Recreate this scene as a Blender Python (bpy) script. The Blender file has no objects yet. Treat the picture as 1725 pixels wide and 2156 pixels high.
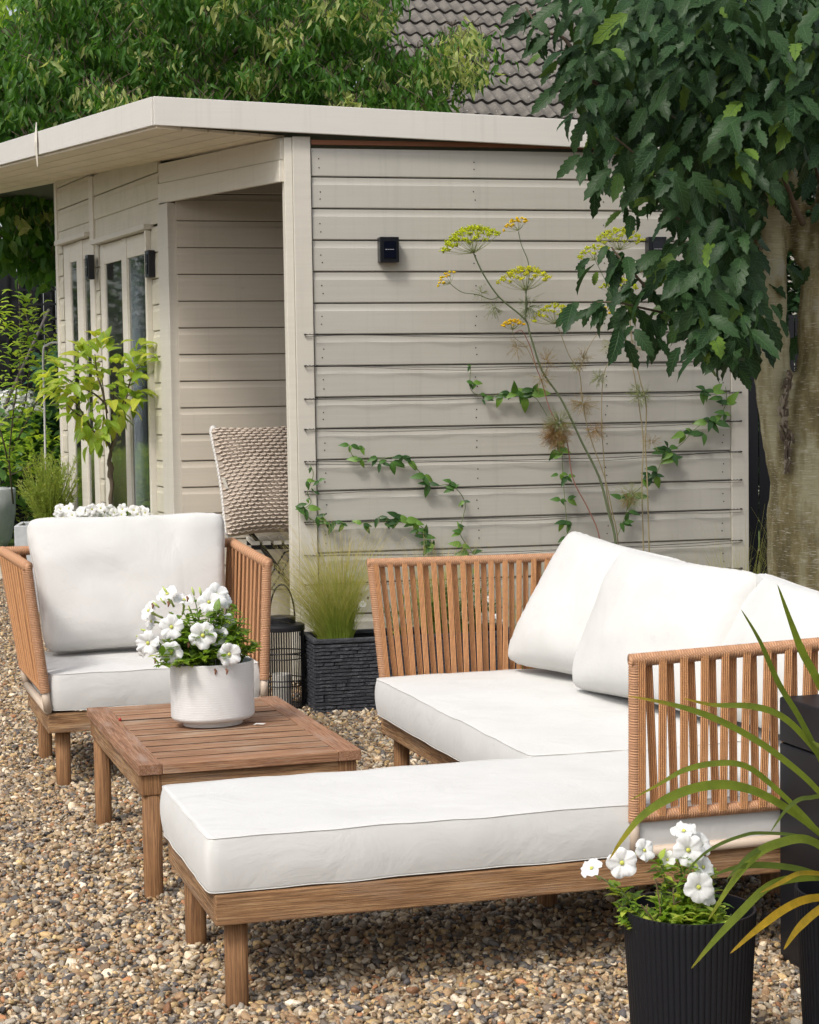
import bpy, math, random
import numpy as np
from mathutils import Vector, Matrix, Quaternion, noise as mn
random.seed(7); rng = np.random.default_rng(7)
sc = bpy.context.scene
C = sc.collection
V = Vector
sin, cos, pi = math.sin, math.cos, math.pi
# ---------------------------------------------------------------- camera
FPX, TH, RO, CH = 4024.0, .062, -.015, 1.45
CXP, CYP = 862.5, 1078.0
_fw = V((0, cos(TH), -sin(TH))); _up = V((0, sin(TH), cos(TH))); _rt = V((1, 0, 0))
_r = _rt*cos(RO)+_up*sin(RO); _u = -_rt*sin(RO)+_up*cos(RO)
cam = bpy.data.cameras.new('camera'); camo = bpy.data.objects.new('camera', cam); C.objects.link(camo)
cam.sensor_fit = 'VERTICAL'; cam.sensor_height = 36; cam.lens = 36*FPX/2156.25
cam.clip_start = .05; cam.clip_end = 500
camo.matrix_world = Matrix.Translation((0, 0, CH)) @ Matrix((_r, _u, -_fw)).transposed().to_4x4()
sc.camera = camo
# ---------------------------------------------------------------- world, sun, exposure
SUN_EL, SUN_AZ = math.radians(51), math.radians(-146)      # azimuth measured from +Y, clockwise
w = bpy.data.worlds.new('World'); sc.world = w; w.use_nodes = True
nt = w.node_tree; bg = nt.nodes['Background']
sky = nt.nodes.new('ShaderNodeTexSky'); sky.sky_type = 'NISHITA'; sky.sun_disc = False
sky.sun_elevation = SUN_EL; sky.sun_rotation = SUN_AZ; sky.dust_density = 4.0; sky.air_density = 1.0; sky.ozone_density = .6
hs_ = nt.nodes.new('ShaderNodeHueSaturation'); hs_.inputs['Saturation'].default_value = .45     # thin high haze
nt.links.new(sky.outputs[0], hs_.inputs['Color']); nt.links.new(hs_.outputs[0], bg.inputs[0]); bg.inputs[1].default_value = .125
sl = bpy.data.lights.new('sun', 'SUN'); sl.energy = 1.35; sl.angle = math.radians(11); sl.color = (1, .95, .88)
so = bpy.data.objects.new('sun', sl); C.objects.link(so)
sd = V((sin(SUN_AZ)*cos(SUN_EL), cos(SUN_AZ)*cos(SUN_EL), sin(SUN_EL)))
so.rotation_euler = sd.to_track_quat('Z', 'Y').to_euler(); so.location = (0, 0, 20)
sc.view_settings.view_transform = 'Standard'; sc.view_settings.look = 'None'
sc.view_settings.gamma = 1; sc.view_settings.use_curve_mapping = False
sc.view_settings.exposure = .60
sc.render.engine = 'CYCLES'
sc.cycles.max_bounces = 8; sc.cycles.transparent_max_bounces = 8; sc.cycles.use_denoising = True

# ---------------------------------------------------------------- places from the plan of the garden
def ray(px, py): return _fw+_r*((px-CXP)/FPX)-_u*((py-CYP)/FPX)
def aty(px, py, y): d = ray(px, py); return V((0, 0, CH))+d*(y/d.y)
def atz(px, py, z): d = ray(px, py); return V((0, 0, CH))+d*((z-CH)/d.z)
def atpl(px, py, o, n):
    d = ray(px, py); c = V((0, 0, CH)); return c+d*((V(o)-c).dot(n)/d.dot(n))

# ---------------------------------------------------------------- mesh building
class MB:
    def __init__(s): s.v = []; s.f = []; s.uv = []; s.t = []
    def add(s, vs, fs, uv=None, tint=1.0):
        n = len(s.v)
        s.v += [tuple(p) for p in vs]
        s.f += [tuple(i+n for i in f) for f in fs]
        s.uv += list(uv) if uv is not None else [(p[0], p[2]) for p in vs]
        s.t += [tint]*len(vs)
    def box(s, x0, x1, y0, y1, z0, z1):
        s.add([(x0,y0,z0),(x1,y0,z0),(x1,y1,z0),(x0,y1,z0),(x0,y0,z1),(x1,y0,z1),(x1,y1,z1),(x0,y1,z1)],
              [(0,3,2,1),(4,5,6,7),(0,1,5,4),(1,2,6,5),(2,3,7,6),(3,0,4,7)])
        return s
    def hexa(s, p):     # 8 points: bottom ring then top ring
        s.add(p, [(0,3,2,1),(4,5,6,7),(0,1,5,4),(1,2,6,5),(2,3,7,6),(3,0,4,7)]); return s
    def tube(s, pts, r, n=8, cap=True, flat=1.0, tint=1.0, power=2.0):
        pts = [V(p) for p in pts]; m = len(pts)
        rs = r if hasattr(r, '__len__') else [r]*m
        vs = []; uv = []; L = 0; nrm = None
        for i, p in enumerate(pts):
            t = (pts[min(i+1, m-1)]-pts[max(i-1, 0)])
            if t.length < 1e-9: t = V((0,0,1))
            t.normalize()
            if nrm is None:
                a = V((0,0,1)) if abs(t.z) < .9 else V((0,-1,0))
                nrm = t.cross(a).normalized()
            nrm = (nrm-t*nrm.dot(t)); nrm.normalize(); b = t.cross(nrm)
            if i: L += (p-pts[i-1]).length
            for k in range(n):
                a = 2*pi*k/n; ca, sa = cos(a), sin(a)
                if power != 2.0:
                    q = (abs(ca)**power+abs(sa)**power)**(-1/power); ca *= q; sa *= q
                vs.append(p+nrm*(ca*rs[i])+b*(sa*rs[i]*flat)); uv.append((L, k/n))
        fs = [(i*n+k, i*n+(k+1)%n, (i+1)*n+(k+1)%n, (i+1)*n+k) for i in range(m-1) for k in range(n)]
        if cap: fs += [tuple(range(n-1, -1, -1)), tuple(range((m-1)*n, m*n))]
        s.add(vs, fs, uv, tint); return s
    def lathe(s, prof, n=32, cx=0, cy=0, sx=1.0, sy=1.0, rot=0, flute=0, amp=0):
        vs = []; uv = []
        for j, (r, z) in enumerate(prof):
            for k in range(n):
                a = 2*pi*k/n; rr = r*(1+amp*cos(flute*a)) if flute else r
                x, y = rr*cos(a)*sx, rr*sin(a)*sy
                vs.append((cx+x*cos(rot)-y*sin(rot), cy+x*sin(rot)+y*cos(rot), z)); uv.append((k/n, z))
        m = len(prof)
        fs = [(i*n+k, i*n+(k+1)%n, (i+1)*n+(k+1)%n, (i+1)*n+k) for i in range(m-1) for k in range(n)]
        s.add(vs, fs, uv); return s
    def mesh(s, name, mat, smooth=False):
        me = bpy.data.meshes.new(name); me.from_pydata(s.v, [], s.f)
        ul = me.uv_layers.new(name='UVMap')
        li = np.empty(len(me.loops), dtype=np.int32); me.loops.foreach_get('vertex_index', li)
        ul.data.foreach_set('uv', np.array(s.uv, dtype=np.float32)[li].ravel())
        at = me.attributes.new('tint', 'FLOAT', 'POINT'); at.data.foreach_set('value', np.array(s.t, dtype=np.float32))
        if mat: me.materials.append(mat)
        if smooth: me.polygons.foreach_set('use_smooth', [True]*len(me.polygons))
        me.update(); return me
    def build(s, name, mat, parent=None, smooth=False, bevel=0, loc=None, kind=None, label=None):
        o = bpy.data.objects.new(name, s.mesh(name, mat, smooth)); C.objects.link(o)
        if parent: o.parent = parent
        if loc is not None: o.location = loc
        if bevel:
            m = o.modifiers.new('Bevel', 'BEVEL'); m.width = bevel; m.segments = 2; m.limit_method = 'ANGLE'; m.angle_limit = .6
        if kind: o['kind'] = kind
        if label: o['label'] = label
        return o
def thing(name, label, cat, loc=(0,0,0), rz=0, group=None):
    o = bpy.data.objects.new(name, None); C.objects.link(o); o.empty_display_size = .1
    o.location = loc; o.rotation_euler = (0, 0, rz); o['label'] = label; o['category'] = cat
    if group: o['group'] = group
    return o
def tag(o, label, cat, group=None):
    o['label'] = label; o['category'] = cat
    if group: o['group'] = group
    return o
def inst(name, me, parent, M=None):
    o = bpy.data.objects.new(name, me); C.objects.link(o); o.parent = parent
    if M is not None: o.matrix_basis = M
    return o
def frame(pos, xdir, zdir, s=1.0):
    x = V(xdir).normalized(); z = V(zdir); z = z-x*z.dot(x)
    if z.length < 1e-5: z = x.orthogonal()
    z.normalize(); y = z.cross(x)
    M = Matrix((x*s, y*s, z*s)).transposed().to_4x4(); M.translation = V(pos); return M
def smooth_path(P, k=6):
    P = [V(p) for p in P]; out = []
    for i in range(len(P)-1):
        a = P[max(i-1, 0)]; b = P[i]; c = P[i+1]; d = P[min(i+2, len(P)-1)]
        for j in range(k):
            t = j/k
            out.append(.5*((2*b)+(c-a)*t+(2*a-5*b+4*c-d)*t*t+(3*b-a-3*c+d)*t**3))
    out.append(P[-1]); return out

# fast joined scatter of one template
class Scatter:
    def __init__(s, tv, tf, tuv): s.tv = np.array(tv, float); s.tf = np.array(tf, int); s.tuv = np.array(tuv, float); s.M = []; s.t = []
    def put(s, M, tint=1.0): s.M.append(M); s.t.append(tint)
    def mesh(s, name, mat, smooth=True):
        n = len(s.M); k = len(s.tv)
        Ms = np.array([[list(r) for r in m] for m in s.M])
        tv = np.c_[s.tv, np.ones(k)]
        vs = np.einsum('nij,kj->nki', Ms, tv)[:, :, :3].reshape(-1, 3)
        fs = (s.tf[None]+(np.arange(n)*k)[:, None, None]).reshape(-1, s.tf.shape[1])
        me = bpy.data.meshes.new(name); nf = len(fs); q = fs.shape[1]
        me.vertices.add(len(vs)); me.vertices.foreach_set('co', vs.astype(np.float32).ravel())
        me.loops.add(nf*q); me.loops.foreach_set('vertex_index', fs.ravel().astype(np.int32))
        me.polygons.add(nf); me.polygons.foreach_set('loop_start', np.arange(0, nf*q, q, dtype=np.int32))
        me.update(calc_edges=True)
        uv = np.tile(s.tuv, (n, 1)); ul = me.uv_layers.new(name='UVMap')
        ul.data.foreach_set('uv', uv[fs.ravel()].astype(np.float32).ravel())
        at = me.attributes.new('tint', 'FLOAT', 'POINT'); at.data.foreach_set('value', np.repeat(np.array(s.t, dtype=np.float32), k))
        if smooth: me.polygons.foreach_set('use_smooth', np.ones(nf, dtype=bool))
        me.materials.append(mat); me.validate(); return me
    def build(s, name, mat, parent=None, kind='stuff'):
        o = bpy.data.objects.new(name, s.mesh(name, mat)); C.objects.link(o)
        if parent: o.parent = parent
        if kind: o['kind'] = kind
        return o

# ---------------------------------------------------------------- materials
class Mat:
    def __init__(s, name, col=(.5,.5,.5), rough=.6, **kw):
        s.m = bpy.data.materials.new(name); s.m.use_nodes = True; s.nt = s.m.node_tree
        s.b = s.nt.nodes['Principled BSDF']; s.b.inputs['Base Color'].default_value = (*col, 1); s.b.inputs['Roughness'].default_value = rough
        for k, v in kw.items(): s.b.inputs[k.replace('_', ' ')].default_value = v
    def n(s, t, **kw):
        x = s.nt.nodes.new('ShaderNode'+t)
        for k, v in kw.items():
            if k in x.inputs: x.inputs[k].default_value = v
            else: setattr(x, k, v)
        return x
    def l(s, a, b): s.nt.links.new(a, b)
    def coord(s, scale=(1,1,1), kind='Object', loc=None, rot=(0,0,0)):
        tc = s.n('TexCoord'); mp = s.n('Mapping'); mp.inputs['Scale'].default_value = scale; mp.inputs['Rotation'].default_value = rot
        s.l(tc.outputs[kind], mp.inputs[0])
        if loc == 'rand':
            oi = s.n('ObjectInfo'); mu = s.n('Math', operation='MULTIPLY'); mu.inputs[1].default_value = 37.
            s.l(oi.outputs['Random'], mu.inputs[0]); s.l(mu.outputs[0], mp.inputs['Location'])
        return mp.outputs[0]
    def noise(s, vec, scale=5, detail=4, rough=.55, dist=0):
        x = s.n('TexNoise'); x.inputs['Scale'].default_value = scale; x.inputs['Detail'].default_value = detail
        x.inputs['Roughness'].default_value = rough; x.inputs['Distortion'].default_value = dist
        if vec is not None: s.l(vec, x.inputs['Vector'])
        return x.outputs['Fac']
    def ramp(s, fac, stops):
        x = s.n('ValToRGB'); e = x.color_ramp.elements
        while len(e) < len(stops): e.new(.5)
        for i, (p, c) in enumerate(stops):
            e[i].position = p; e[i].color = (*c, 1) if hasattr(c, '__len__') else (c, c, c, 1)
        s.l(fac, x.inputs[0]); return x.outputs[0]
    def mix(s, fac, a, b, mode='MIX'):
        x = s.n('Mix'); x.data_type = 'RGBA'; x.blend_type = mode
        for i, v in ((0, fac), (6, a), (7, b)):
            if hasattr(v, 'default_value') and not isinstance(v, (tuple, float)): s.l(v, x.inputs[i])
            elif i == 0: x.inputs[0].default_value = v
            else: x.inputs[i].default_value = (*v, 1)
        return x.outputs[2]
    def math(s, op, a, b=None):
        x = s.n('Math', operation=op)
        for i, v in ((0, a), (1, b)):
            if v is None: continue
            if isinstance(v, (int, float)): x.inputs[i].default_value = v
            else: s.l(v, x.inputs[i])
        return x.outputs[0]
    def col(s, c): s.l(c, s.b.inputs['Base Color']); return s
    def bump(s, h, strength=.3, dist=.01):
        x = s.n('Bump'); x.inputs['Strength'].default_value = strength; x.inputs['Distance'].default_value = dist
        s.l(h, x.inputs['Height']); s.l(x.outputs[0], s.b.inputs['Normal']); return s
    def attr(s, name, t='GEOMETRY', out='Fac'):
        x = s.n('Attribute'); x.attribute_name = name; x.attribute_type = t; return x.outputs[out]

def wood(name, axis, dark, mid, light, grey=0., greycol=(.36,.32,.28)):
    m = Mat(name, rough=.75)
    sc_ = [130, 130, 130]; sc_[axis] = 3.4
    v = m.coord(tuple(sc_), loc='rand')
    g = m.noise(v, 1.6, 8, .75, .5); g2 = m.noise(m.coord((3,3,3), loc='rand'), 1.2, 4, .6)
    c = m.ramp(g, [(.38, dark), (.47, mid), (.60, light)])
    c = m.mix(m.ramp(g2, [(.40, 0.), (.7, .55)]), c, dark)
    fine_ = [310,310,310]; fine_[axis] = 7.; gf = m.noise(m.coord(tuple(fine_), loc='rand'), 1.2, 3, .6); c = m.mix(m.ramp(gf, [(.40, .75), (.50, 0.)]), c, tuple(x*.8 for x in dark))
    if grey:
        s2 = [16,16,16]; s2[axis] = 2.6
        gn = m.noise(m.coord(tuple(s2), loc='rand'), 1.6, 6, .7)
        c = m.mix(m.ramp(gn, [(.50, 0.), (.66, grey)]), c, greycol)
    oi = m.n('ObjectInfo'); c = m.mix(m.math('MULTIPLY', oi.outputs['Random'], .35), c, mid)
    m.col(c).bump(g, .8, .004); return m.m
WD, WM, WL = (.065,.028,.010), (.33,.17,.072), (.54,.35,.18)
wood_x, wood_y = wood('teak_along', 0, WD, WM, WL, .25), wood('teak_across', 1, WD, WM, WL, .25)
leg_z = wood('teak_leg', 2, (.08,.032,.011), (.25,.12,.045), (.38,.205,.09))
top_x = wood('table_slat_teak', 0, (.11,.046,.02), (.35,.17,.085), (.52,.32,.18), .7, (.42,.35,.27))
top_y = wood('table_end_teak', 1, (.11,.046,.022), (.34,.165,.085), (.50,.30,.18), .7, (.38,.29,.24))

def fabric(name, col, col2, bumpy=.25):
    m = Mat(name, col, .92)
    v = m.coord((1,1,1)); big = m.noise(v, 5, 5, .6); str_ = m.noise(m.coord((3,14,14), rot=(0,0,.9)), 1.5, 6, .7)
    c = m.mix(m.ramp(big, [(.42, 0.), (.75, .45)]), col, col2)
    c = m.mix(m.ramp(str_, [(.60, 0.), (.74, .22)]), c, tuple(x*.72 for x in col2))
    fine = m.noise(m.coord((1,1,1)), 900, 2, .5); wr = m.noise(m.coord((1,1,1)), 5.5, 5, .55, 1.2)
    h = m.math('ADD', m.math('MULTIPLY', fine, .12), m.math('MULTIPLY', wr, 2.2))
    m.col(c).bump(h, bumpy, .012)
    m.b.inputs['Sheen Weight'].default_value = .15
    return m.m
white_fab = fabric('cream_canvas', (.612,.609,.59), (.53,.522,.495))
seam_fab = Mat('seam_piping', (.63,.62,.59), .9).m

def ropemat(name, base, dark):
    m = Mat(name, base, .7)
    tc = m.n('TexCoord'); sp = m.n('SeparateXYZ'); m.l(tc.outputs['UV'], sp.inputs[0])
    a = m.math('MULTIPLY', sp.outputs[0], 2*pi/.0075); b = m.math('MULTIPLY', sp.outputs[1], 6.28)
    s_ = m.math('SINE', m.math('ADD', a, b))
    n2 = m.noise(m.coord((1,1,1)), 120, 3, .6); n3 = m.noise(m.coord((1,1,1)), 14, 3, .6)
    c = m.mix(m.ramp(s_, [(.0, .55), (.45, 0.)]), base, dark)
    c = m.mix(m.ramp(n3, [(.35, .45), (.65, 0.)]), c, tuple(x*.75 for x in base))
    m.col(c).bump(m.math('ADD', m.math('MULTIPLY', s_, .5), m.math('MULTIPLY', n2, .5)), .35, .003); return m.m
rope = ropemat('rope_wrap', (.56,.31,.17), (.25,.115,.06))
def strapmat():
    m = Mat('woven_strap', (.55,.30,.16), .7)
    tc = m.n('TexCoord'); sp = m.n('SeparateXYZ'); m.l(tc.outputs['UV'], sp.inputs[0])
    s_ = m.math('SINE', m.math('MULTIPLY', sp.outputs[0], 2*pi*4))
    wv = m.math('SINE', m.math('MULTIPLY', sp.outputs[1], 2*pi/.004))
    c = m.mix(m.ramp(s_, [(.1, .6), (.5, 0.)]), (.64,.33,.145), (.28,.11,.042))
    c = m.mix(m.ramp(m.noise(m.coord((1,1,1)), 60, 3, .6), [(.35, .35), (.6, 0.)]), c, (.34,.17,.09))
    m.col(c).bump(m.math('ADD', s_, m.math('MULTIPLY', wv, .25)), .5, .003)
    m.b.inputs['Subsurface Weight'].default_value = 0
    return m.m
strap = strapmat()
tube_beige = Mat('beige_powder_coat', (.52,.42,.33), .45).m

def paint(name, col, v=.10, green=0.):
    m = Mat(name, col, .55)
    g = m.noise(m.coord((1.2,1.2,34), loc='rand'), 1.5, 5, .6); big = m.noise(m.coord((1,1,1)), 2.2, 4, .6)
    c = m.mix(m.ramp(g, [(.35, v*2.2), (.6, 0.)]), col, tuple(x*.80 for x in col))
    c = m.mix(m.ramp(big, [(.4, 0.), (.75, .35)]), c, tuple(x*f for x, f in zip(col, (.86,.86,.80))))
    if green:
        c = m.mix(m.ramp(m.noise(m.coord((5,5,2)), 2, 5, .7), [(.45, 0.), (.75, green)]), c, (.30,.33,.20))
    drip = m.noise(m.coord((26,26,1.1)), 1.2, 4, .6); c = m.mix(m.ramp(drip, [(.55, 0.), (.72, .30)]), c, tuple(x*.74 for x in col))
    spz = m.n('SeparateXYZ'); m.l(m.coord((1,1,1)), spz.inputs[0]); low = m.math('MULTIPLY', m.ramp(spz.outputs[2], [(.05, 1.), (.75, 0.)]), m.ramp(m.noise(m.coord((4,4,9)), 2, 6, .75), [(.35, 0.), (.65, .7)]))
    c = m.mix(low, c, (.21,.20,.135))
    kn = m.n('TexVoronoi'); kn.inputs['Scale'].default_value = 2.3; m.l(m.coord((1,1,1.6), loc='rand'), kn.inputs['Vector'])
    c = m.mix(m.ramp(kn.outputs['Distance'], [(.018, .30), (.055, 0.)]), c, tuple(x*.62 for x in col))
    oi = m.n('ObjectInfo'); c = m.mix(m.math('MULTIPLY', oi.outputs['Random'], .22), c, tuple(x*.86 for x in col))
    m.col(c).bump(m.math('ADD', g, m.math('MULTIPLY', m.noise(m.coord((1,1,1)), 160, 3, .6), .35)), .22, .003); return m.m
shed_paint = paint('taupe_shed_paint', (.445,.428,.385))
post_paint = paint('taupe_post_paint', (.58,.55,.485), .14)
front_paint = paint('pale_front_paint', (.66,.625,.545), .14)
front_board = paint('pale_front_board_paint', (.60,.56,.46), .12, .35)
fascia_paint = paint('fascia_paint', (.62,.60,.56), .06)
soffit_paint = paint('soffit_paint', (.86,.77,.62), .3)
inner_paint = paint('inner_porch_paint', (.58,.525,.44), .16)
rust_wood = Mat('bare_reddish_timber', (.22,.09,.045), .8).m
black_metal = Mat('black_metal', (.007,.007,.009), .45).m
black_plastic = Mat('black_lamp_plastic', (.006,.007,.010), .3).m
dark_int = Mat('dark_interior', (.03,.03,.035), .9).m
wire_m = Mat('wire', (.05,.048,.045), .4, Metallic=.6).m
def glassmat():
    m = Mat('window_glass', (.9,.95,.95), .02); m.b.inputs['Transmission Weight'].default_value = 1.0; m.b.inputs['IOR'].default_value = 1.5
    m.bump(m.noise(m.coord((1,1,1)), 1.2, 2, .5), .02, .05); return m.m
glass = glassmat()
def curtainmat():
    m = Mat('blue_grey_curtain', (.55,.58,.66), .9); return m.m
curtain_m = curtainmat()

def leafmat(name, c1, c2, c3, trans=.35, rough=.45, vein=0., spec=.5, tm=(1.9,1.9,1.0)):
    m = Mat(name, c1, rough)
    t = m.attr('tint')
    c = m.ramp(t, [(0., c1), (.5, c2), (1., c3)])
    n_ = m.noise(m.coord((1,1,1)), 25, 3, .6)
    c = m.mix(m.ramp(n_, [(.3, .35), (.6, 0.)]), c, tuple(x*.6 for x in c1))
    if vein:
        tc = m.n('TexCoord'); sp = m.n('SeparateXYZ'); m.l(tc.outputs['UV'], sp.inputs[0])
        av = m.math('ABSOLUTE', sp.outputs[1])
        ph = m.math('MULTIPLY', m.math('SUBTRACT', sp.outputs[0], m.math('MULTIPLY', av, .18)), 2*pi*9)
        sv = m.math('COSINE', ph)
        mid = m.ramp(av, [(.03, 1.), (.09, 0.)])
        ve = m.math('MAXIMUM', m.ramp(sv, [(.80, 0.), (.98, 1.)]), mid)
        c = m.mix(m.math('MULTIPLY', ve, vein), c, tuple(min(1, x*1.8+.02) for x in c2))
        m.bump(m.math('SUBTRACT', 1., ve), .6, .004)
    m.col(c)
    m.b.inputs['Specular IOR Level'].default_value = spec
    tr = m.n('BsdfTranslucent'); m.l(m.mix(1.0, c, tm, 'MULTIPLY'), tr.inputs[0])
    mx = m.n('MixShader'); mx.inputs[0].default_value = trans
    out = m.nt.nodes['Material Output']; m.l(m.b.outputs[0], mx.inputs[1]); m.l(tr.outputs[0], mx.inputs[2]); m.l(mx.outputs[0], out.inputs[0])
    return m.m
sorbus_leaf = leafmat('lobed_leaf', (.013,.037,.014), (.030,.070,.021), (.13,.22,.03), .18, .45, .55, .22)
peach_leaf = leafmat('drooping_leaf', (.035,.105,.015), (.085,.20,.028), (.48,.50,.20), .42, .45, 0., .3)
yellow_leaf = leafmat('lime_leaf', (.16,.27,.03), (.30,.44,.05), (.55,.62,.08), .45)
cherry_leaf = leafmat('cherry_leaf', (.13,.23,.025), (.27,.39,.04), (.50,.52,.07), .42, .4, .3)
petunia_leaf = leafmat('petunia_leaf', (.10,.19,.02), (.22,.35,.04), (.46,.52,.09), .4)
vine_leaf = leafmat('vine_leaf', (.03,.085,.02), (.07,.17,.03), (.17,.31,.05), .3)
strap_leaf = leafmat('strap_leaf', (.10,.16,.03), (.24,.31,.04), (.62,.40,.03), .35, .4)
def _ribs(mt):      # long parallel ribs of the strap leaves
    n_ = mt.node_tree; tc = n_.nodes.new('ShaderNodeTexCoord'); sp = n_.nodes.new('ShaderNodeSeparateXYZ'); mu = n_.nodes.new('ShaderNodeMath'); mu.operation = 'MULTIPLY'; mu.inputs[1].default_value = 26; si = n_.nodes.new('ShaderNodeMath'); si.operation = 'SINE'
    bp = n_.nodes.new('ShaderNodeBump'); bp.inputs['Strength'].default_value = .6; bp.inputs['Distance'].default_value = .002
    n_.links.new(tc.outputs['UV'], sp.inputs[0]); n_.links.new(sp.outputs[1], mu.inputs[0]); n_.links.new(mu.outputs[0], si.inputs[0]); n_.links.new(si.outputs[0], bp.inputs['Height']); n_.links.new(bp.outputs[0], n_.nodes['Principled BSDF'].inputs['Normal'])
_ribs(strap_leaf)
grass_m = leafmat('feather_grass', (.15,.24,.02), (.30,.34,.07), (.55,.43,.24), .35, .7, 0., .2)
bush_m = leafmat('rosemary_green', (.13,.22,.03), (.28,.37,.06), (.42,.40,.10), .35)
fennel_g = leafmat('fennel_green', (.10,.15,.06), (.30,.33,.12), (.30,.16,.06), .2)
umbel_m = leafmat('umbel_yellow', (.55,.62,.03), (.72,.68,.04), (.85,.58,.03), .3, .8, 0., .1)
def petal():
    m = leafmat('white_petal', (.80,.81,.82), (.83,.83,.83), (.86,.86,.84), .25, .6, 0., .3, (1.05,1.07,1.05)); return m
petal_m = petal()
flower_eye = Mat('flower_eye', (.50,.52,.10), .7).m
calyx_m = Mat('pale_green_flower_tube', (.42,.50,.14), .6).m
stem_green = Mat('green_stem', (.12,.17,.05), .6).m
stem_tan = Mat('tan_stem', (.26,.22,.12), .7).m
stem_dark = Mat('dark_green_stem', (.10,.13,.06), .6).m
stem_red = Mat('reddish_stem', (.25,.12,.09), .7).m
branch_m = Mat('branch_bark', (.10,.075,.05), .85).m
soil_m = Mat('potting_soil', (.022,.017,.012), .95).bump.__self__
soil_m.bump(soil_m.noise(soil_m.coord((1,1,1)), 60, 4, .7), 1., .02); soil_m = soil_m.m

# ================================================================ GROUND
g = Mat('gravel_bed', (.12,.09,.06), .9)
vo = g.n('TexVoronoi'); vo.inputs['Scale'].default_value = 55; g.l(g.coord((1,1,1)), vo.inputs['Vector'])
gc = g.ramp(vo.outputs['Color'], [(.2, (.06,.045,.03)), (.5, (.22,.16,.10)), (.8, (.34,.29,.22))])
g.col(gc).bump(g.math('SUBTRACT', 1., vo.outputs['Distance']), .8, .01)
MB().box(-120, 120, -60, 260, -.4, -.004).build('ground', g.m, kind='structure')
lw = Mat('lawn', (.07,.12,.03), .9); lw.col(lw.ramp(lw.noise(lw.coord((1,1,1)), 30, 6, .7), [(.3, (.05,.09,.02)), (.7, (.16,.24,.05))]))
MB().box(-60, 60, 17.2, 200, -.01, .02).build('lawn', lw.m, kind='structure')
pv = Mat('pale_paving', (.52,.47,.38), .85); pv.col(pv.ramp(pv.noise(pv.coord((1,1,1)), 9, 6, .7), [(.3, (.42,.37,.29)), (.7, (.60,.55,.46))]))
MB().box(-8, -2.9, 15.3, 17.19, -.01, .03).build('path', pv.m, kind='structure', bevel=.01)

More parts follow.
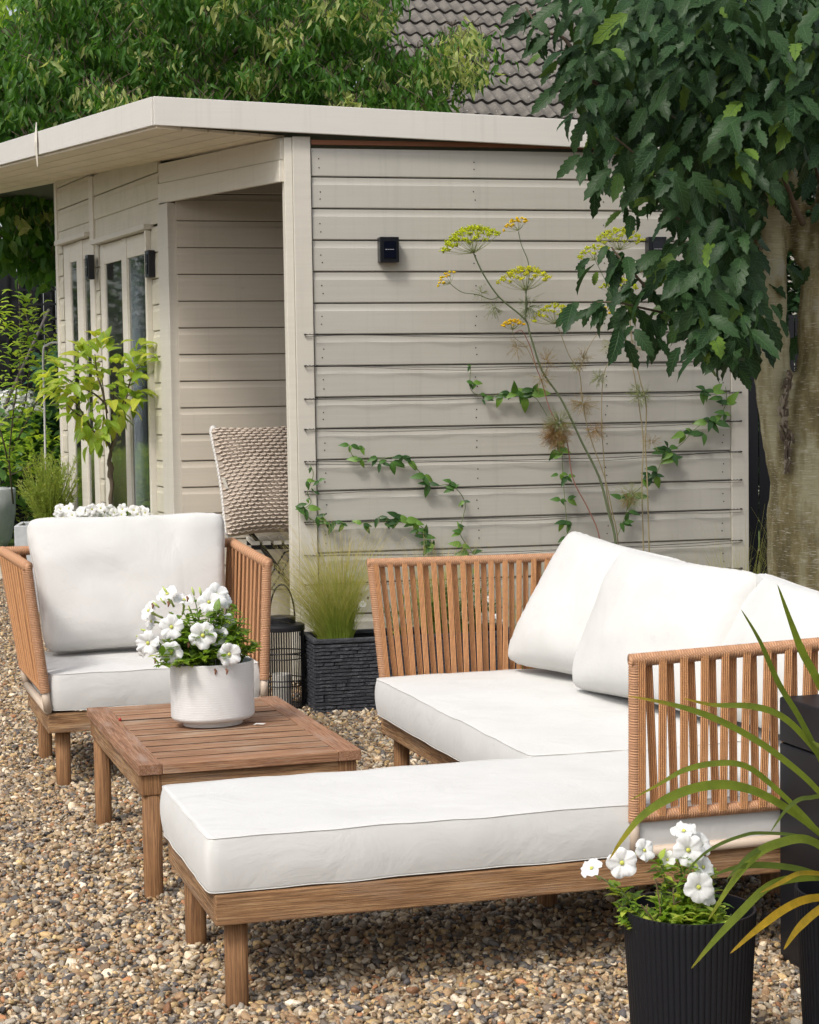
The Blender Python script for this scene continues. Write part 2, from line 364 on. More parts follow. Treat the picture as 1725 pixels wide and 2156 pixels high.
def gravel():
    pts = []
    def fill(y0, y1, dens, xl=None, xr=None):
        xa = -(.214*y1+.45) if xl is None else xl; xb = .214*y1+.45 if xr is None else xr
        n = int((y1-y0)*(xb-xa)*dens)
        pts.append(np.c_[rng.uniform(xa, xb, n), rng.uniform(y0, y1, n)])
    y = 3.0
    while y < 7.4: fill(y, y+.4, 9200); y += .4
    while y < 9.9: fill(y, y+.5, 7000); y += .5
    fill(9.9, 12, 4500, -3.1, -1.5); fill(12, 15.3, 3800, -3.7, -2.4)
    P = np.concatenate(pts); n = len(P)
    z = rng.uniform(-.010, .007, n)
    me = bpy.data.meshes.new('gravel'); me.vertices.add(n)
    me.vertices.foreach_set('co', np.c_[P, z].astype(np.float32).ravel())
    rot = np.c_[rng.normal(0, .45, n), rng.normal(0, .45, n), rng.uniform(0, 6.28, n)]
    a = np.clip(rng.lognormal(math.log(.0076), .36, n), .004, .018)
    scl = np.c_[a, a*rng.uniform(.62, .95, n), a*rng.uniform(.38, .68, n)]
    pal = np.array([(.42,.34,.24),(.34,.24,.15),(.27,.18,.11),(.50,.42,.32),(.62,.56,.47),(.20,.17,.15),(.11,.11,.12),(.07,.07,.085),
                    (.45,.33,.18),(.40,.20,.10),(.28,.27,.26),(.70,.66,.60),(.36,.33,.29),(.52,.40,.22)])
    pr_ = np.array([.14,.13,.10,.11,.08,.08,.07,.04,.07,.03,.06,.04,.07,.04]); pr_ /= pr_.sum()
    ci = rng.choice(len(pal), n, p=pr_); col = pal[ci]*rng.uniform(.45, 1.2, (n, 1))*np.array([[1.26,1.15,.97]])
    idx = rng.integers(0, 8, n)
    for nm, ty, arr in (('rot', 'FLOAT_VECTOR', rot), ('scl', 'FLOAT_VECTOR', scl), ('pcol', 'FLOAT_VECTOR', col)):
        t = me.attributes.new(nm, ty, 'POINT'); t.data.foreach_set('vector', arr.astype(np.float32).ravel())
    t = me.attributes.new('idx', 'INT', 'POINT'); t.data.foreach_set('value', idx.astype(np.int32))
    o = bpy.data.objects.new('gravel', me); C.objects.link(o)
    o['kind'] = 'stuff'; o['label'] = 'mixed brown, cream and grey pea gravel covering the ground'
    m = Mat('pebble', (.3,.25,.2), .62)
    c = m.attr('pcol', 'INSTANCER', 'Color')
    nn = m.noise(m.coord((1,1,1)), 3.0, 5, .65)
    c = m.mix(m.ramp(nn, [(.35, .35), (.6, 0.)]), c, (.10,.08,.06)); c = m.mix(m.ramp(nn, [(.55, 0.), (.75, .25)]), c, (.62,.58,.52))
    m.col(c).bump(m.noise(m.coord((1,1,1)), 9, 4, .6), .25, .05)
    ng = bpy.data.node_groups.new('gravel', 'GeometryNodeTree')
    ng.interface.new_socket('Geometry', in_out='INPUT', socket_type='NodeSocketGeometry')
    ng.interface.new_socket('Geometry', in_out='OUTPUT', socket_type='NodeSocketGeometry')
    N = ng.nodes.new; Lk = ng.links.new
    gi = N('NodeGroupInput'); go = N('NodeGroupOutput')
    g2i = N('GeometryNodeGeometryToInstance')
    for k in range(8):
        ico = N('GeometryNodeMeshIcoSphere'); ico.inputs['Radius'].default_value = 1.0; ico.inputs['Subdivisions'].default_value = 2
        sp = N('GeometryNodeSetPosition'); no = N('ShaderNodeTexNoise'); no.noise_dimensions = '4D'
        no.inputs['W'].default_value = 3.7*k+.3; no.inputs['Scale'].default_value = .75; no.inputs['Detail'].default_value = 1.0
        sub = N('ShaderNodeVectorMath'); sub.operation = 'SUBTRACT'; sub.inputs[1].default_value = (.5,.5,.5)
        mul = N('ShaderNodeVectorMath'); mul.operation = 'SCALE'; mul.inputs['Scale'].default_value = 1.7
        Lk(no.outputs['Color'], sub.inputs[0]); Lk(sub.outputs[0], mul.inputs[0]); Lk(mul.outputs[0], sp.inputs['Offset'])
        Lk(ico.outputs['Mesh'], sp.inputs['Geometry'])
        ss = N('GeometryNodeSetShadeSmooth'); Lk(sp.outputs[0], ss.inputs['Geometry'])
        sm = N('GeometryNodeSetMaterial'); sm.inputs['Material'].default_value = m.m; Lk(ss.outputs[0], sm.inputs['Geometry'])
        Lk(sm.outputs[0], g2i.inputs[0])
    m2p = N('GeometryNodeMeshToPoints'); Lk(gi.outputs[0], m2p.inputs['Mesh'])
    iop = N('GeometryNodeInstanceOnPoints'); Lk(m2p.outputs[0], iop.inputs['Points']); Lk(g2i.outputs[0], iop.inputs['Instance'])
    iop.inputs['Pick Instance'].default_value = True
    for nm, ty, so_ in (('rot', 'FLOAT_VECTOR', 'Rotation'), ('scl', 'FLOAT_VECTOR', 'Scale'), ('idx', 'INT', 'Instance Index')):
        na = N('GeometryNodeInputNamedAttribute'); na.data_type = ty; na.inputs['Name'].default_value = nm
        Lk([q for q in na.outputs if q.enabled][0], iop.inputs[so_])
    Lk(iop.outputs[0], go.inputs[0])
    md = o.modifiers.new('Gravel', 'NODES'); md.node_group = ng
gravel()

# ================================================================ SHED
WA, WX, WY = .235, -.465, 9.506
shed = thing('garden_shed', 'taupe painted timber summerhouse with overhanging pent roof, open porch and glazed front doors', 'summerhouse', (WX, WY, 0), WA)
SH = Matrix.Translation((WX, WY, 0)) @ Matrix.Rotation(WA, 4, 'Z'); SHi = SH.inverted()
def wallpt(px, py, off=0.):      # a point on the side wall (off metres in front of it), shed coordinates
    n = SH.to_3x3() @ V((0,1,0)); o = SH @ V((0, -off, 0)); return SHi @ atpl(px, py, o, n)
FA = .185; FD = V((-sin(FA), cos(FA), 0)); FN = V((-cos(FA), -sin(FA), 0)); FO = V((-.13, 0, 0))
def facpt(px, py=700):
    n = SH.to_3x3() @ FN; return SHi @ atpl(px, py, SH @ FO, n)
def FL(px, py=700): return (facpt(px, py)-FO).dot(FD)
def fp(L, out, z): p = FO+FD*L+FN*out; return V((p.x, p.y, z))
def ztop(u, L): return 2.735-.033*u+.053*L
def shipboard(L, h, a, b, name, mat, parent, zcut=None):
    # board profile: flat face, scooped upper edge. a: left end point (shed coordinates, z = bottom), b: right end
    a, b = V(a), V(b); d = (b-a); d.z = 0; d.normalize(); n = V((d.y, -d.x, 0))
    prof = [(.0, .002), (.0195, .0015), (.022, .006), (.022, .115), (.0203, .119), (.0180, .128), (.0172, .136), (.0172, .1500), (.009, .1503), (.009, .1545), (.0, .1545)]
    prof = [(o_, min(z_, h-.002)) for o_, z_ in prof]
    m = MB(); k = len(prof); vs = []; uv = []
    for e, q in ((0, a), (1, b)):
        for o_, z_ in prof:
            vs.append(q+n*o_+V((0,0,z_))); uv.append((e*L, z_))
    fs = [(i, k+i, k+i+1, i+1) for i in range(k-1)]+[(k-1, 2*k-1, k, 0)]+[tuple(range(k)), tuple(range(2*k-1, k-1, -1))]
    m.add(vs, fs, uv); return m.build(name, mat, parent)
BH = .155
# side wall
k = -2
UR = 2.205
while True:
    zt = 2.522-BH*k; zb = zt-BH
    if zb < .0: break
    if k == -2:
        k += 1; continue
    shipboard(UR, BH if k > -1 else BH, (.003, 0, zb+(.0)), (UR, 0, zb), 'board', shed_paint, shed) if k > -1 else \
        shipboard(UR, .14, (.003, 0, zb), (UR, 0, zb), 'board', shed_paint, shed)
    k += 1
m = MB(); m.box(-.092, -.002, -.035, .05, .02, 2.715); m.build('corner_post', post_paint, shed, bevel=.004)
MB().box(-.132, -.093, -.028, .05, .02, 2.71).build('post_trim', front_paint, shed, bevel=.003)
m = MB()
MB().box(UR+.002, UR+.098, -.032, .06, .02, 2.64).build('corner_post', post_paint, shed, bevel=.004)
MB().box(-.0, UR, .0, .03, .03, 2.66).build('wall_core', dark_int, shed)
MB().box(.003, UR, -.028, -.001, 2.678, 2.70).build('gap_batten', rust_wood, shed)
# nails
m = MB()
for uu in (.045, .83, 1.52, 2.16):
    for kk in range(-1, 16):
        for dz in (.045, .085):
            z = 2.522-BH*kk-BH+dz+random.uniform(-.006, .006); x = uu+random.uniform(-.006, .006)
            if z < .1: continue
            m.lathe([(.0001, 0), (.0038, 0)], 6)
            for q in range(len(m.v)-12, len(m.v)): a_ = m.v[q]; m.v[q] = (x+a_[0], -.0235, z+a_[1])
m.build('nail', Mat('nail_head', (.03,.026,.022), .6).m, shed, kind='stuff')
# roof, fascia, soffit
OV = .06; A0 = V((-.76, -OV, 0)); LE = 7.6
def roofz(p):
    q = V((p[0], p[1], 0))-FO; L = q.dot(FD); return 2.722-.033*max(-2, p[0])+.053*max(0, L)
RB = V((2.5, -OV, 0)); FE = A0+FD*LE; RE = RB+V((0, 7.2, 0))
felt = Mat('roof_felt', (.06,.075,.05), .95).m
z0 = lambda p, h: V((p[0], p[1], roofz(p)+h))
m = MB(); corners = [A0, RB, RE, FE]
m.hexa([z0(p, .004) for p in corners]+[z0(p, .10) for p in corners]); m.build('roof', felt, shed)
def fascia(p, q, n, name='fascia_board', h0=.0, h1=.137, t=.02):
    n = V(n); m = MB(); m.hexa([z0(p, h0)+n*t, z0(q, h0)+n*t, z0(q, h0)+n*.001, z0(p, h0)+n*.001, z0(p, h1)+n*t, z0(q, h1)+n*t, z0(q, h1)+n*.001, z0(p, h1)+n*.001])
    return m.build(name, fascia_paint, shed, bevel=.003)
fascia(A0+V((-.01,0,0)), RB, (0,-1,0)); 
Lj = 2.34
fascia(A0+FD*.004, A0+FD*Lj, FN); fascia(A0+FD*(Lj+.006), FE, FN)
p = A0+FD*Lj+FN*.022
m = MB(); m.add([z0(p, .19), z0(p, .07)+FD*.035+FN*.01, z0(p, -.07), z0(p, .07)-FD*.035+FN*.01, z0(p, .19)+FN*.006, z0(p,.07)+FN*.02, z0(p, -.07)+FN*.006],
        [(0,1,5,4),(1,2,6,5),(2,3,5,6),(3,0,4,5),(0,3,2,1)])
m.build('joint_plate', front_paint, shed)
# soffit boards parallel to the front
nb = 5
wid = .66
for i in range(nb):
    a = A0-FN*(wid*i/nb+.003); b = A0-FN*(wid*(i+1)/nb-.004)
    p_ = [a+FD*.0, a+FD*LE, b+FD*LE, b-FD*0.]
    m = MB(); m.hexa([z0(p_[0], -.012), z0(p_[3], -.012), z0(p_[2], -.012), z0(p_[1], -.012), z0(p_[0], .002), z0(p_[3], .002), z0(p_[2], .002), z0(p_[1], .002)])
    m.build('soffit_board', soffit_paint, shed)
# front wall: L marks
Ljamb0, Ljamb1 = FL(368), FL(347)
LdR1, LdR0 = FL(221), FL(326)     # right glazed unit
Ltr1, Ltr0 = FL(203), FL(211)
LdL1, LdL0 = FL(144), FL(200)
Lend = FL(134)
zface = lambda px, py: facpt(px, py).z
ZR = zface(300, 492); ZL = zface(180, 505)
def fboard(L0, L1, zb, h=BH, mat=front_board):   # L0 nearer camera (right), L1 farther (left)
    a = fp(L1, 0, zb); b = fp(L0, 0, zb); return shipboard(abs(L1-L0), h, a, b, 'board', mat, shed)
ZF = 2.62
def rows(L0, L1, zlo, zhi=None):
    zb = ZF-BH*16
    while zb < 3.2:
        zt = zb+BH; Lm = (L0+L1)/2; cap = (2.765+.053*Lm) if zhi is None else zhi
        lo = max(zb, zlo); hi = min(zt, cap)
        if hi-lo > .03:
            if lo > zb+.001:
                m = MB(); m.hexa([fp(L1,.0,lo), fp(L1,.021,lo), fp(L0,.021,lo), fp(L0,.0,lo), fp(L1,.0,hi), fp(L1,.014,hi), fp(L0,.014,hi), fp(L0,.0,hi)]); m.build('board', front_board, shed)
            else: fboard(L0, L1, zb, hi-lo)
        zb = zt
rows(Ltr0+.003, Ljamb1-.004 if Ljamb1 > Ltr0 else Ljamb1, ZR+.03) if False else None
rows(Ljamb1, Ltr0-.003, ZR+.03)
rows(LdR0-.02-.0, Ljamb1, .05, ZR+.03) if False else rows(Ljamb1+.002, LdR0-.04, .05, ZR+.028)
rows(Ltr1+.003, Lend, ZL+.03)
rows(LdL1+.02, Lend, .05, ZL+.028)
rows(LdR1+.03, Ltr0-.003, .05, ZR+.028)
def fbox(L0, L1, o0, o1, za, zb, name, mat, zc=None, parent=shed, bev=.003):
    m = MB(); zc = zb if zc is None else zc
    m.hexa([fp(L1,o0,za), fp(L1,o1,za), fp(L0,o1,za), fp(L0,o0,za), fp(L1,o0,zc), fp(L1,o1,zc), fp(L0,o1,zb), fp(L0,o0,zb)]); return m.build(name, mat, parent, bevel=bev)
fbox(Ltr0, Ltr1, 0, .032, .05, ztop(-.13, Ltr0)-.02, 'trim_strip', front_paint)
# boards over the opening (rake with the roof)
def raked(L0, L1, f0, f1, name, o=.02, mat=front_paint):
    zo = lambda L: 2.497+.044*L; zs = lambda L: 2.716+.053*L
    q = []
    for fr in (f0, f1):
        for L, oo in ((L1, .0), (L1, o), (L0, o), (L0, .0)): q.append(fp(L, oo, zo(L)+(zs(L)-zo(L))*fr))
    m = MB(); m.hexa(q); m.build(name, mat, shed, bevel=.002)
raked(.0, Ljamb1-.003, 0, .48, 'header_board', .024); raked(.0, Ljamb1-.003, .49, .97, 'header_board', .018)
fbox(Ljamb0, Ljamb1, -.05, .03, .05, 2.497+.044*Ljamb0-.003, 'door_jamb', post_paint)
# glazed units
def unit(L0, L1, zt, panes, lamp_side=None):
    r = thing_part = bpy.data.objects.new('glazed_door', None); C.objects.link(r); r.parent = shed
    zb = .16; zg = zt-.13
    edges = [L0]+[x for p in panes for x in p]+[L1]
    for i in range(0, len(edges), 2):
        fbox(edges[i], edges[i+1], .0, .024 if i % 4 else .020, zb, zt, 'stile', front_paint, parent=r)
    for a, b in panes:
        fbox(a+.001, b-.001, .0, .018, zg, zt-.001, 'top_rail', front_paint, parent=r)
        fbox(a+.001, b-.001, .0, .018, zb, zb+.28, 'bottom_rail', front_paint, parent=r)
        fbox(a+.001, a+.012, .004, .014, zb+.281, zg-.001, 'glazing_bead', post_paint, parent=r, bev=0)
        fbox(b-.014, b-.001, .004, .014, zb+.281, zg-.001, 'glazing_bead', post_paint, parent=r, bev=0)
        fbox(a+.013, b-.015, .006, .010, zb+.281, zg-.001, 'pane', glass, parent=r, bev=0)
    fbox(L0-.05, L1+.06, .002, .07, zt+.004, zt+.036, 'drip_board', post_paint, parent=r)
unit(LdR0, LdR1, ZR, [(FL(320), FL(277)), (FL(267), FL(229))])
unit(LdL0, LdL1, ZL, [(FL(198), FL(184)), (FL(172), FL(156))])
fbox(LdR0-.035, LdR0-.003, .0, .055, .1, ZR-.002, 'trim_strip', front_paint)
fbox(Lend, Lend+.06, -.04, .03, .05, 2.97, 'corner_post', front_paint)
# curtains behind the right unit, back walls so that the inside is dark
def curtain(La, Lb, label):
    m = MB(); n_ = 40; vs = []; fs = []
    for i in range(n_+1):
        L = La+(Lb-La)*i/n_; o = -.12+.022*sin(i*1.1)
        vs += [fp(L, o, .2), fp(L, o*.7-.03, 2.35)]
    fs = [(2*i, 2*i+2, 2*i+3, 2*i+1) for i in range(n_)]
    m.add(vs, fs, [(0,0)]*len(vs)); return m.build('curtain', curtain_m, shed, smooth=True, label=label)
curtain(FL(246), FL(268), 'pale blue grey curtain behind the right glazed door'); curtain(FL(278), FL(291), None)
def wallbox(a, b, z0_, z1_, t, name, mat):
    a, b = V(a), V(b); d = (b-a).normalized(); n = V((-d.y, d.x, 0)); m = MB()
    m.hexa([a+V((0,0,z0_)), b+V((0,0,z0_)), b+n*t+V((0,0,z0_)), a+n*t+V((0,0,z0_)), a+V((0,0,z1_)), b+V((0,0,z1_)), b+n*t+V((0,0,z1_)), a+n*t+V((0,0,z1_))]); return m.build(name, mat, shed)
J = fp(Ljamb0, 0, 0); J2 = J+V((3.0, 0, 0))
# porch partition boards (parallel to the side wall)
zb = 2.47-BH*16
while zb < 2.75:
    if zb > 0: shipboard(2.1, BH, (J.x+.02, J.y, zb), (J.x+2.1, J.y, zb), 'board', inner_paint, shed)
    zb += BH
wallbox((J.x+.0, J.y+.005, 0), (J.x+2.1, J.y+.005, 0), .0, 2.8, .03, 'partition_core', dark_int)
wallbox((J.x+2.1, J.y, 0), (UR, .1, 0), .0, 2.7, -.03, 'rear_wall', inner_paint)
fe = fp(Lend, -.05, 0)
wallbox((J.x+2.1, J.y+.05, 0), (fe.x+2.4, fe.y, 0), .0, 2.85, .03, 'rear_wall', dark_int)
wallbox((fe.x, fe.y, 0), (fe.x+2.4, fe.y, 0), .0, 3.0, .03, 'end_wall', shed_paint)
m = MB(); f0 = fp(.1, -.02, 0); f1 = fp(Ljamb0, -.02, 0)
m.hexa([V((f0.x,.09,.0)), V((2.18,.09,.0)), V((2.18,J.y-.01,.0)), V((f1.x,J.y-.01,.0)), V((f0.x,.09,.15)), V((2.18,.09,.15)), V((2.18,J.y-.01,.15)), V((f1.x,J.y-.01,.15))])
m.build('porch_floor', paint('porch_floor_paint', (.30,.26,.21)), shed)
# name plate on the far corner strip
# ---- lamps
def lamp(M, label, w_=.098, h_=.125, d_=.07):
    r = thing('wall_light', label, 'wall light', group='black solar wall lights on the summerhouse'); r.matrix_basis = M
    MB().box(-w_/2, w_/2, -d_+.012, 0, -h_/2, h_/2).build('housing', black_plastic, r, bevel=.003)
    MB().box(-w_/2+.02, w_/2-.018, -d_+.008, -d_+.0115, -h_/2+.02, h_/2-.022).build('panel', Mat('solar_panel', (.004,.005,.012), .12).m, r)
    m = MB()
    for i in range(4): m.box(-.022+i*.0115, -.013+i*.0115, -d_+.0070, -d_+.0079, -.0012, .0012)
    m.build('panel_mark', Mat('pale_mark', (.4,.4,.42), .5).m, r, kind='stuff')
    return r
c = wallpt(815, 527, .022); lamp(SH @ Matrix.Translation((c.x, -.022, c.z)), 'black square wall light alone in the middle of the taupe side wall')
c = wallpt(1377, 526, .022); lamp(SH @ Matrix.Translation((c.x, -.022, c.z)), 'black wall light on the side wall half hidden by the lobed leaves')
for px, py, lb in ((212.5, 563, 'black wall light on the white trim between the two pairs of glazed doors'), (331, 556, 'black wall light beside the right glazed door next to the porch')):
    q = facpt(px, py); L = (q-FO).dot(FD)
    Mx = SH @ frame(fp(L, .022+.03*(px < 300), q.z), -FD, (0,0,1)); lamp(Mx, lb, .075, .16, .055)
# ---- trellis wires on the side wall
ys = [(704, None), (770, 769), (840, 824), (904, 885), (972, 947), (1035, 1009), (1100, 1073), (1170, 1134), (1232, 1198)]
ordn = ['topmost', 'second', 'third', 'fourth', 'fifth', 'sixth', 'seventh', 'eighth', 'lowest']
for i, (yl, yr) in enumerate(ys):
    a = wallpt(643, yl, .05); z = a.z; ue = 2.255 if i > 1 else 2.17
    r = thing('trellis_wire', '%s thin dark wire strung across the taupe boards%s' % (ordn[i], ' from the top' if 0 < i < 8 else ''), 'wire', group='wires strung across the side wall')
    r.matrix_basis = SH
    n_ = 60; pp = []
    for j in range(n_+1):
        u = a.x+(ue-a.x)*j/n_
        pp.append((u, -.045-.004*sin(j*.7+i), z-.018*sin(pi*j/n_)*(.5+.5*sin(i*2.1))+.004*mn.noise(V((u*3, i*5., 0)))+.012*(j < 6)*(0)))
    MB().tube(pp, .0016, 5).build('wire', wire_m, r, smooth=True)
    MB().tube([(p_[0], p_[1]+.003, p_[2]-.009+.006*sin(p_[0]*5+i)) for p_ in pp[:]], .0012, 5).build('wire', wire_m, r, smooth=True)
    for uu in (a.x, ue):
        MB().tube([(uu, -.052, z), (uu, -.032, z)], .004, 8).build('eyelet', wire_m, r, smooth=True)
        m = MB(); m.tube([(uu+(.0 if uu > 1 else 0)+s_*q*.006*(1 if uu < 1 else -1), -.046+.002*cos(q*2.), z+.003*sin(q*2.)) for q in range(12) for s_ in (1,)], .0014, 5)
        m.build('wire_twist', wire_m, r, smooth=True)

# ================================================================ FURNITURE helpers
def leg(m, x, y, z0_, z1_, r=.027):
    m.tube([(x, y, z0_), (x, y, z0_+.01), (x, y, z1_)], [r*.96, r, r*1.02], 20, power=3.2); return m
def box_cushion(name, label, x0, x1, y0, y1, zb, zt, parent_M, cat='seat cushion', seam=True, sag=.006, seed=0, group=None, r=.024):
    nx = max(14, int((x1-x0)/.035)); ny = max(10, int((y1-y0)/.035)); nz = 6
    root = thing(name, label, cat, group=group); root.matrix_basis = parent_M
    cx, cy, cz = (x0+x1)/2, (y0+y1)/2, (zb+zt)/2; hx, hy, hz = (x1-x0)/2, (y1-y0)/2, (zt-zb)/2
    bm_v = {}; vs = []; fs = []; 
    def P(a, b, c):
        key = (round(a, 5), round(b, 5), round(c, 5))
        if key in bm_v: return bm_v[key]
        X, Y, Z = a*hx, b*hy, c*hz
        # rounded box
        rr = r; q = V((max(abs(X)-(hx-rr), 0), max(abs(Y)-(hy-rr), 0), max(abs(Z)-(hz-min(rr*.35, hz)), 0)))
        d = math.hypot(q.x, q.y)
        if d > rr: f = rr/d; X = math.copysign(min(abs(X), hx-rr)+(q.x*f if abs(X) > hx-rr else 0), X) if abs(X) > hx-rr else X; Y = math.copysign(min(abs(Y), hy-rr)+(q.y*f if abs(Y) > hy-rr else 0), Y) if abs(Y) > hy-rr else Y
        bulge = (1-c*c)*.008
        X += math.copysign(bulge, X)*(abs(a) > .96); Y += math.copysign(bulge, Y)*(abs(b) > .96)
        crown = (1-abs(a)**6)*(1-abs(b)**6)
        Z += (.010*crown-.004)*(1 if c > 0 else .2)*abs(c)
        w_ = (1-.75*max(abs(a), abs(b))**8)*mn.noise(V((X*3+seed, Y*3, Z*3)))*.006+mn.noise(V((X*9+seed, Y*9, Z*7)))*.0028
        edge = (abs(a) > .9)+(abs(b) > .9)
        pk = mn.noise(V((X*22+seed, Y*22, Z*4)))*.0012*edge
        Z += (w_*abs(c)-sag*crown*(c > 0)); X += (pk+w_*.7)*(abs(a) > .96); Y += (pk+w_*.7)*(abs(b) > .96)
        vs.append((cx+X, cy+Y, cz+Z)); bm_v[key] = len(vs)-1; return len(vs)-1
    def lin(n): return [-1+2*i/n for i in range(n+1)]
    def lz(): return [-1, -.93, -.6, -.2, .2, .6, .93, 1]
    gx, gy, gz = lin(nx), lin(ny), lz()
    gx = sorted(set(gx+[-.985, .985])); gy = sorted(set(gy+[-.975, .975]))
    def face(f, A, B):
        for i in range(len(A)-1):
            for j in range(len(B)-1):
                fs.append((f(A[i], B[j]), f(A[i+1], B[j]), f(A[i+1], B[j+1]), f(A[i], B[j+1])))
    face(lambda a, b: P(a, b, 1), gx, gy); face(lambda a, b: P(b, a, -1), gy, gx)
    face(lambda a, c: P(a, -1, c), gx, gz); face(lambda c, a: P(a, 1, c), gz, gx)
    face(lambda c, b: P(-1, b, c), gz, gy); face(lambda b, c: P(1, b, c), gy, gz)
    m = MB(); m.add(vs, fs, [(p[0], p[1]) for p in vs]); m.build('cover', white_fab, root, smooth=True)
    if seam:
        for c in (1, -1):
            ring = [(a, -1) for a in gx]+[(1, b) for b in gy[1:]]+[(a, 1) for a in gx[::-1][1:]]+[(-1, b) for b in gy[::-1][1:]]
            pts = [V(vs[P(a, b, c)])+V((math.copysign(.001, a)*(abs(a) == 1), math.copysign(.001, b)*(abs(b) == 1), .0005*c)) for a, b in ring]
            MB().tube(pts, .0013, 5, cap=False).build('piping', seam_fab, root, smooth=True)
    return root
def pillow(name, label, corners, t, parent_M, gusset=.05, n=30, seed=0, group=None, mat=None, conc=.035, cat='back cushion', pip=True, facing=1):
    # corners: bl, br, tr, tl (local coordinates); thick in the direction of the face normal
    bl, br, tr, tl = [V(c_) for c_ in corners]
    root = thing(name, label, cat, group=group); root.matrix_basis = parent_M
    N = ((br-bl).cross(tl-bl)).normalized()*facing; cen = (bl+br+tr+tl)/4
    def base(u, v):
        p_ = (bl*(1-u)+br*u)*(1-v)+(tl*(1-u)+tr*u)*v
        a, b = 2*u-1, 2*v-1
        ex_ = (br-bl+tr-tl)*.5; ey_ = (tl-bl+tr-br)*.5
        p_ -= (ex_*a+ey_*b)*.034*(abs(a*b))**8; p_ -= ey_*b*abs(b)**3*conc*(1-a*a)*1.6; p_ -= ex_*a*abs(a)**3*conc*(1-b*b)*1.2
        return p_
    def prof(u, v):
        a, b = 2*u-1, 2*v-1; return max(0, (1-abs(a)**2.8)*(1-abs(b)**2.8))**.5
    vs = []; fs = []; idx = {}
    g_ = [0,.012,.03]+[.03+.94*i/n for i in range(1, n)]+[.97,.988,1]
    K = len(g_)
    for side in (0, 1):
        for i, u in enumerate(g_):
            for j, v in enumerate(g_):
                p_ = base(u, v); h = gusset/2+(t/2-gusset/2)*prof(u, v)
                cr = mn.noise(V((u*3+seed, v*3, side*4.)))*.020*prof(u, v)+mn.noise(V((u*8+seed*2, v*5, side)))*.0055
                ed = (1-prof(u, v)); cr += (1-abs(mn.noise(V((u*16+seed, v*16, side)))*2))*.009*ed*ed-.004*ed
                rnd = 1.0 if min(u, v, 1-u, 1-v) > .02 else (.85 if min(u, v, 1-u, 1-v) > .005 else .6)
                vs.append(p_+N*((h*rnd+cr)*(1 if side == 0 else -1)))
    A = lambda s, i, j: s*K*K+i*K+j
    for i in range(K-1):
        for j in range(K-1):
            fs.append((A(0,i,j), A(0,i+1,j), A(0,i+1,j+1), A(0,i,j+1))); fs.append((A(1,i,j), A(1,i,j+1), A(1,i+1,j+1), A(1,i+1,j)))
    ring = [(i, 0) for i in range(K)]+[(K-1, j) for j in range(1, K)]+[(i, K-1) for i in range(K-2, -1, -1)]+[(0, j) for j in range(K-2, 0, -1)]
    for q in range(len(ring)):
        a, b = ring[q], ring[(q+1) % len(ring)]; fs.append((A(0,*a), A(1,*a), A(1,*b), A(0,*b)))
    m = MB(); m.add(vs, fs, [(v_.x, v_.z) for v_ in vs]); cv = m.build('cover', mat or white_fab, root, smooth=True)
    if pip:
        for s_ in (0, 1):
            MB().tube([V(vs[A(s_, *a)]) for a in ring]+[V(vs[A(s_, *ring[0])])], .0014, 5, cap=False).build('piping', seam_fab, root, smooth=True)
    root_surf = lambda u, v: base(u, v)+N*(gusset/2+(t/2-gusset/2)*prof(u, v))
    return root, root_surf, N
def ridged(m, P, r, step=.0062, amp=.09, n=12):
    # rail wrapped in cord: radius goes up and down along the path
    P = [V(p) for p in P]; pts = []; rs = []
    for i in range(len(P)-1):
        a, b = P[i], P[i+1]; L = (b-a).length; k = max(1, int(L/step))
        for j in range(k*3):
            pts.append(a.lerp(b, j/(k*3))); rs.append(r*(1+amp*(1, -.2, -1)[j % 3]))
    pts.append(P[-1]); rs.append(r); m.tube(pts, rs, n); return m
def strapobj(root, top, bot, wdir, nrm, w_=.021, th=.004, mat=strap, name='woven_strap'):
    top, bot = V(top), V(bot); wdir = V(wdir).normalized(); nrm = V(nrm).normalized()
    m = MB(); vs = []; uv = []; segs = 4; k = 8; L = (top-bot).length
    bow = random.uniform(-.0015, .003)
    for i in range(segs+1):
        t = i/segs; c_ = bot.lerp(top, t)+nrm*bow*sin(pi*t)
        for j in range(k+1):
            q = j/k; vs.append(c_+wdir*(w_*(q-.5))+nrm*(th if j % 2 else th*.35)); uv.append((q, t*L))
        vs.append(c_+wdir*(w_*.5)-nrm*th*.3); uv.append((1, t*L)); vs.append(c_-wdir*(w_*.5)-nrm*th*.3); uv.append((0, t*L))
    K = k+3
    fs = [(i*K+j, i*K+(j+1) % K, (i+1)*K+(j+1) % K, (i+1)*K+j) for i in range(segs) for j in range(K)]
    m.add(vs, fs, uv); return m.build(name, mat, root, smooth=False)
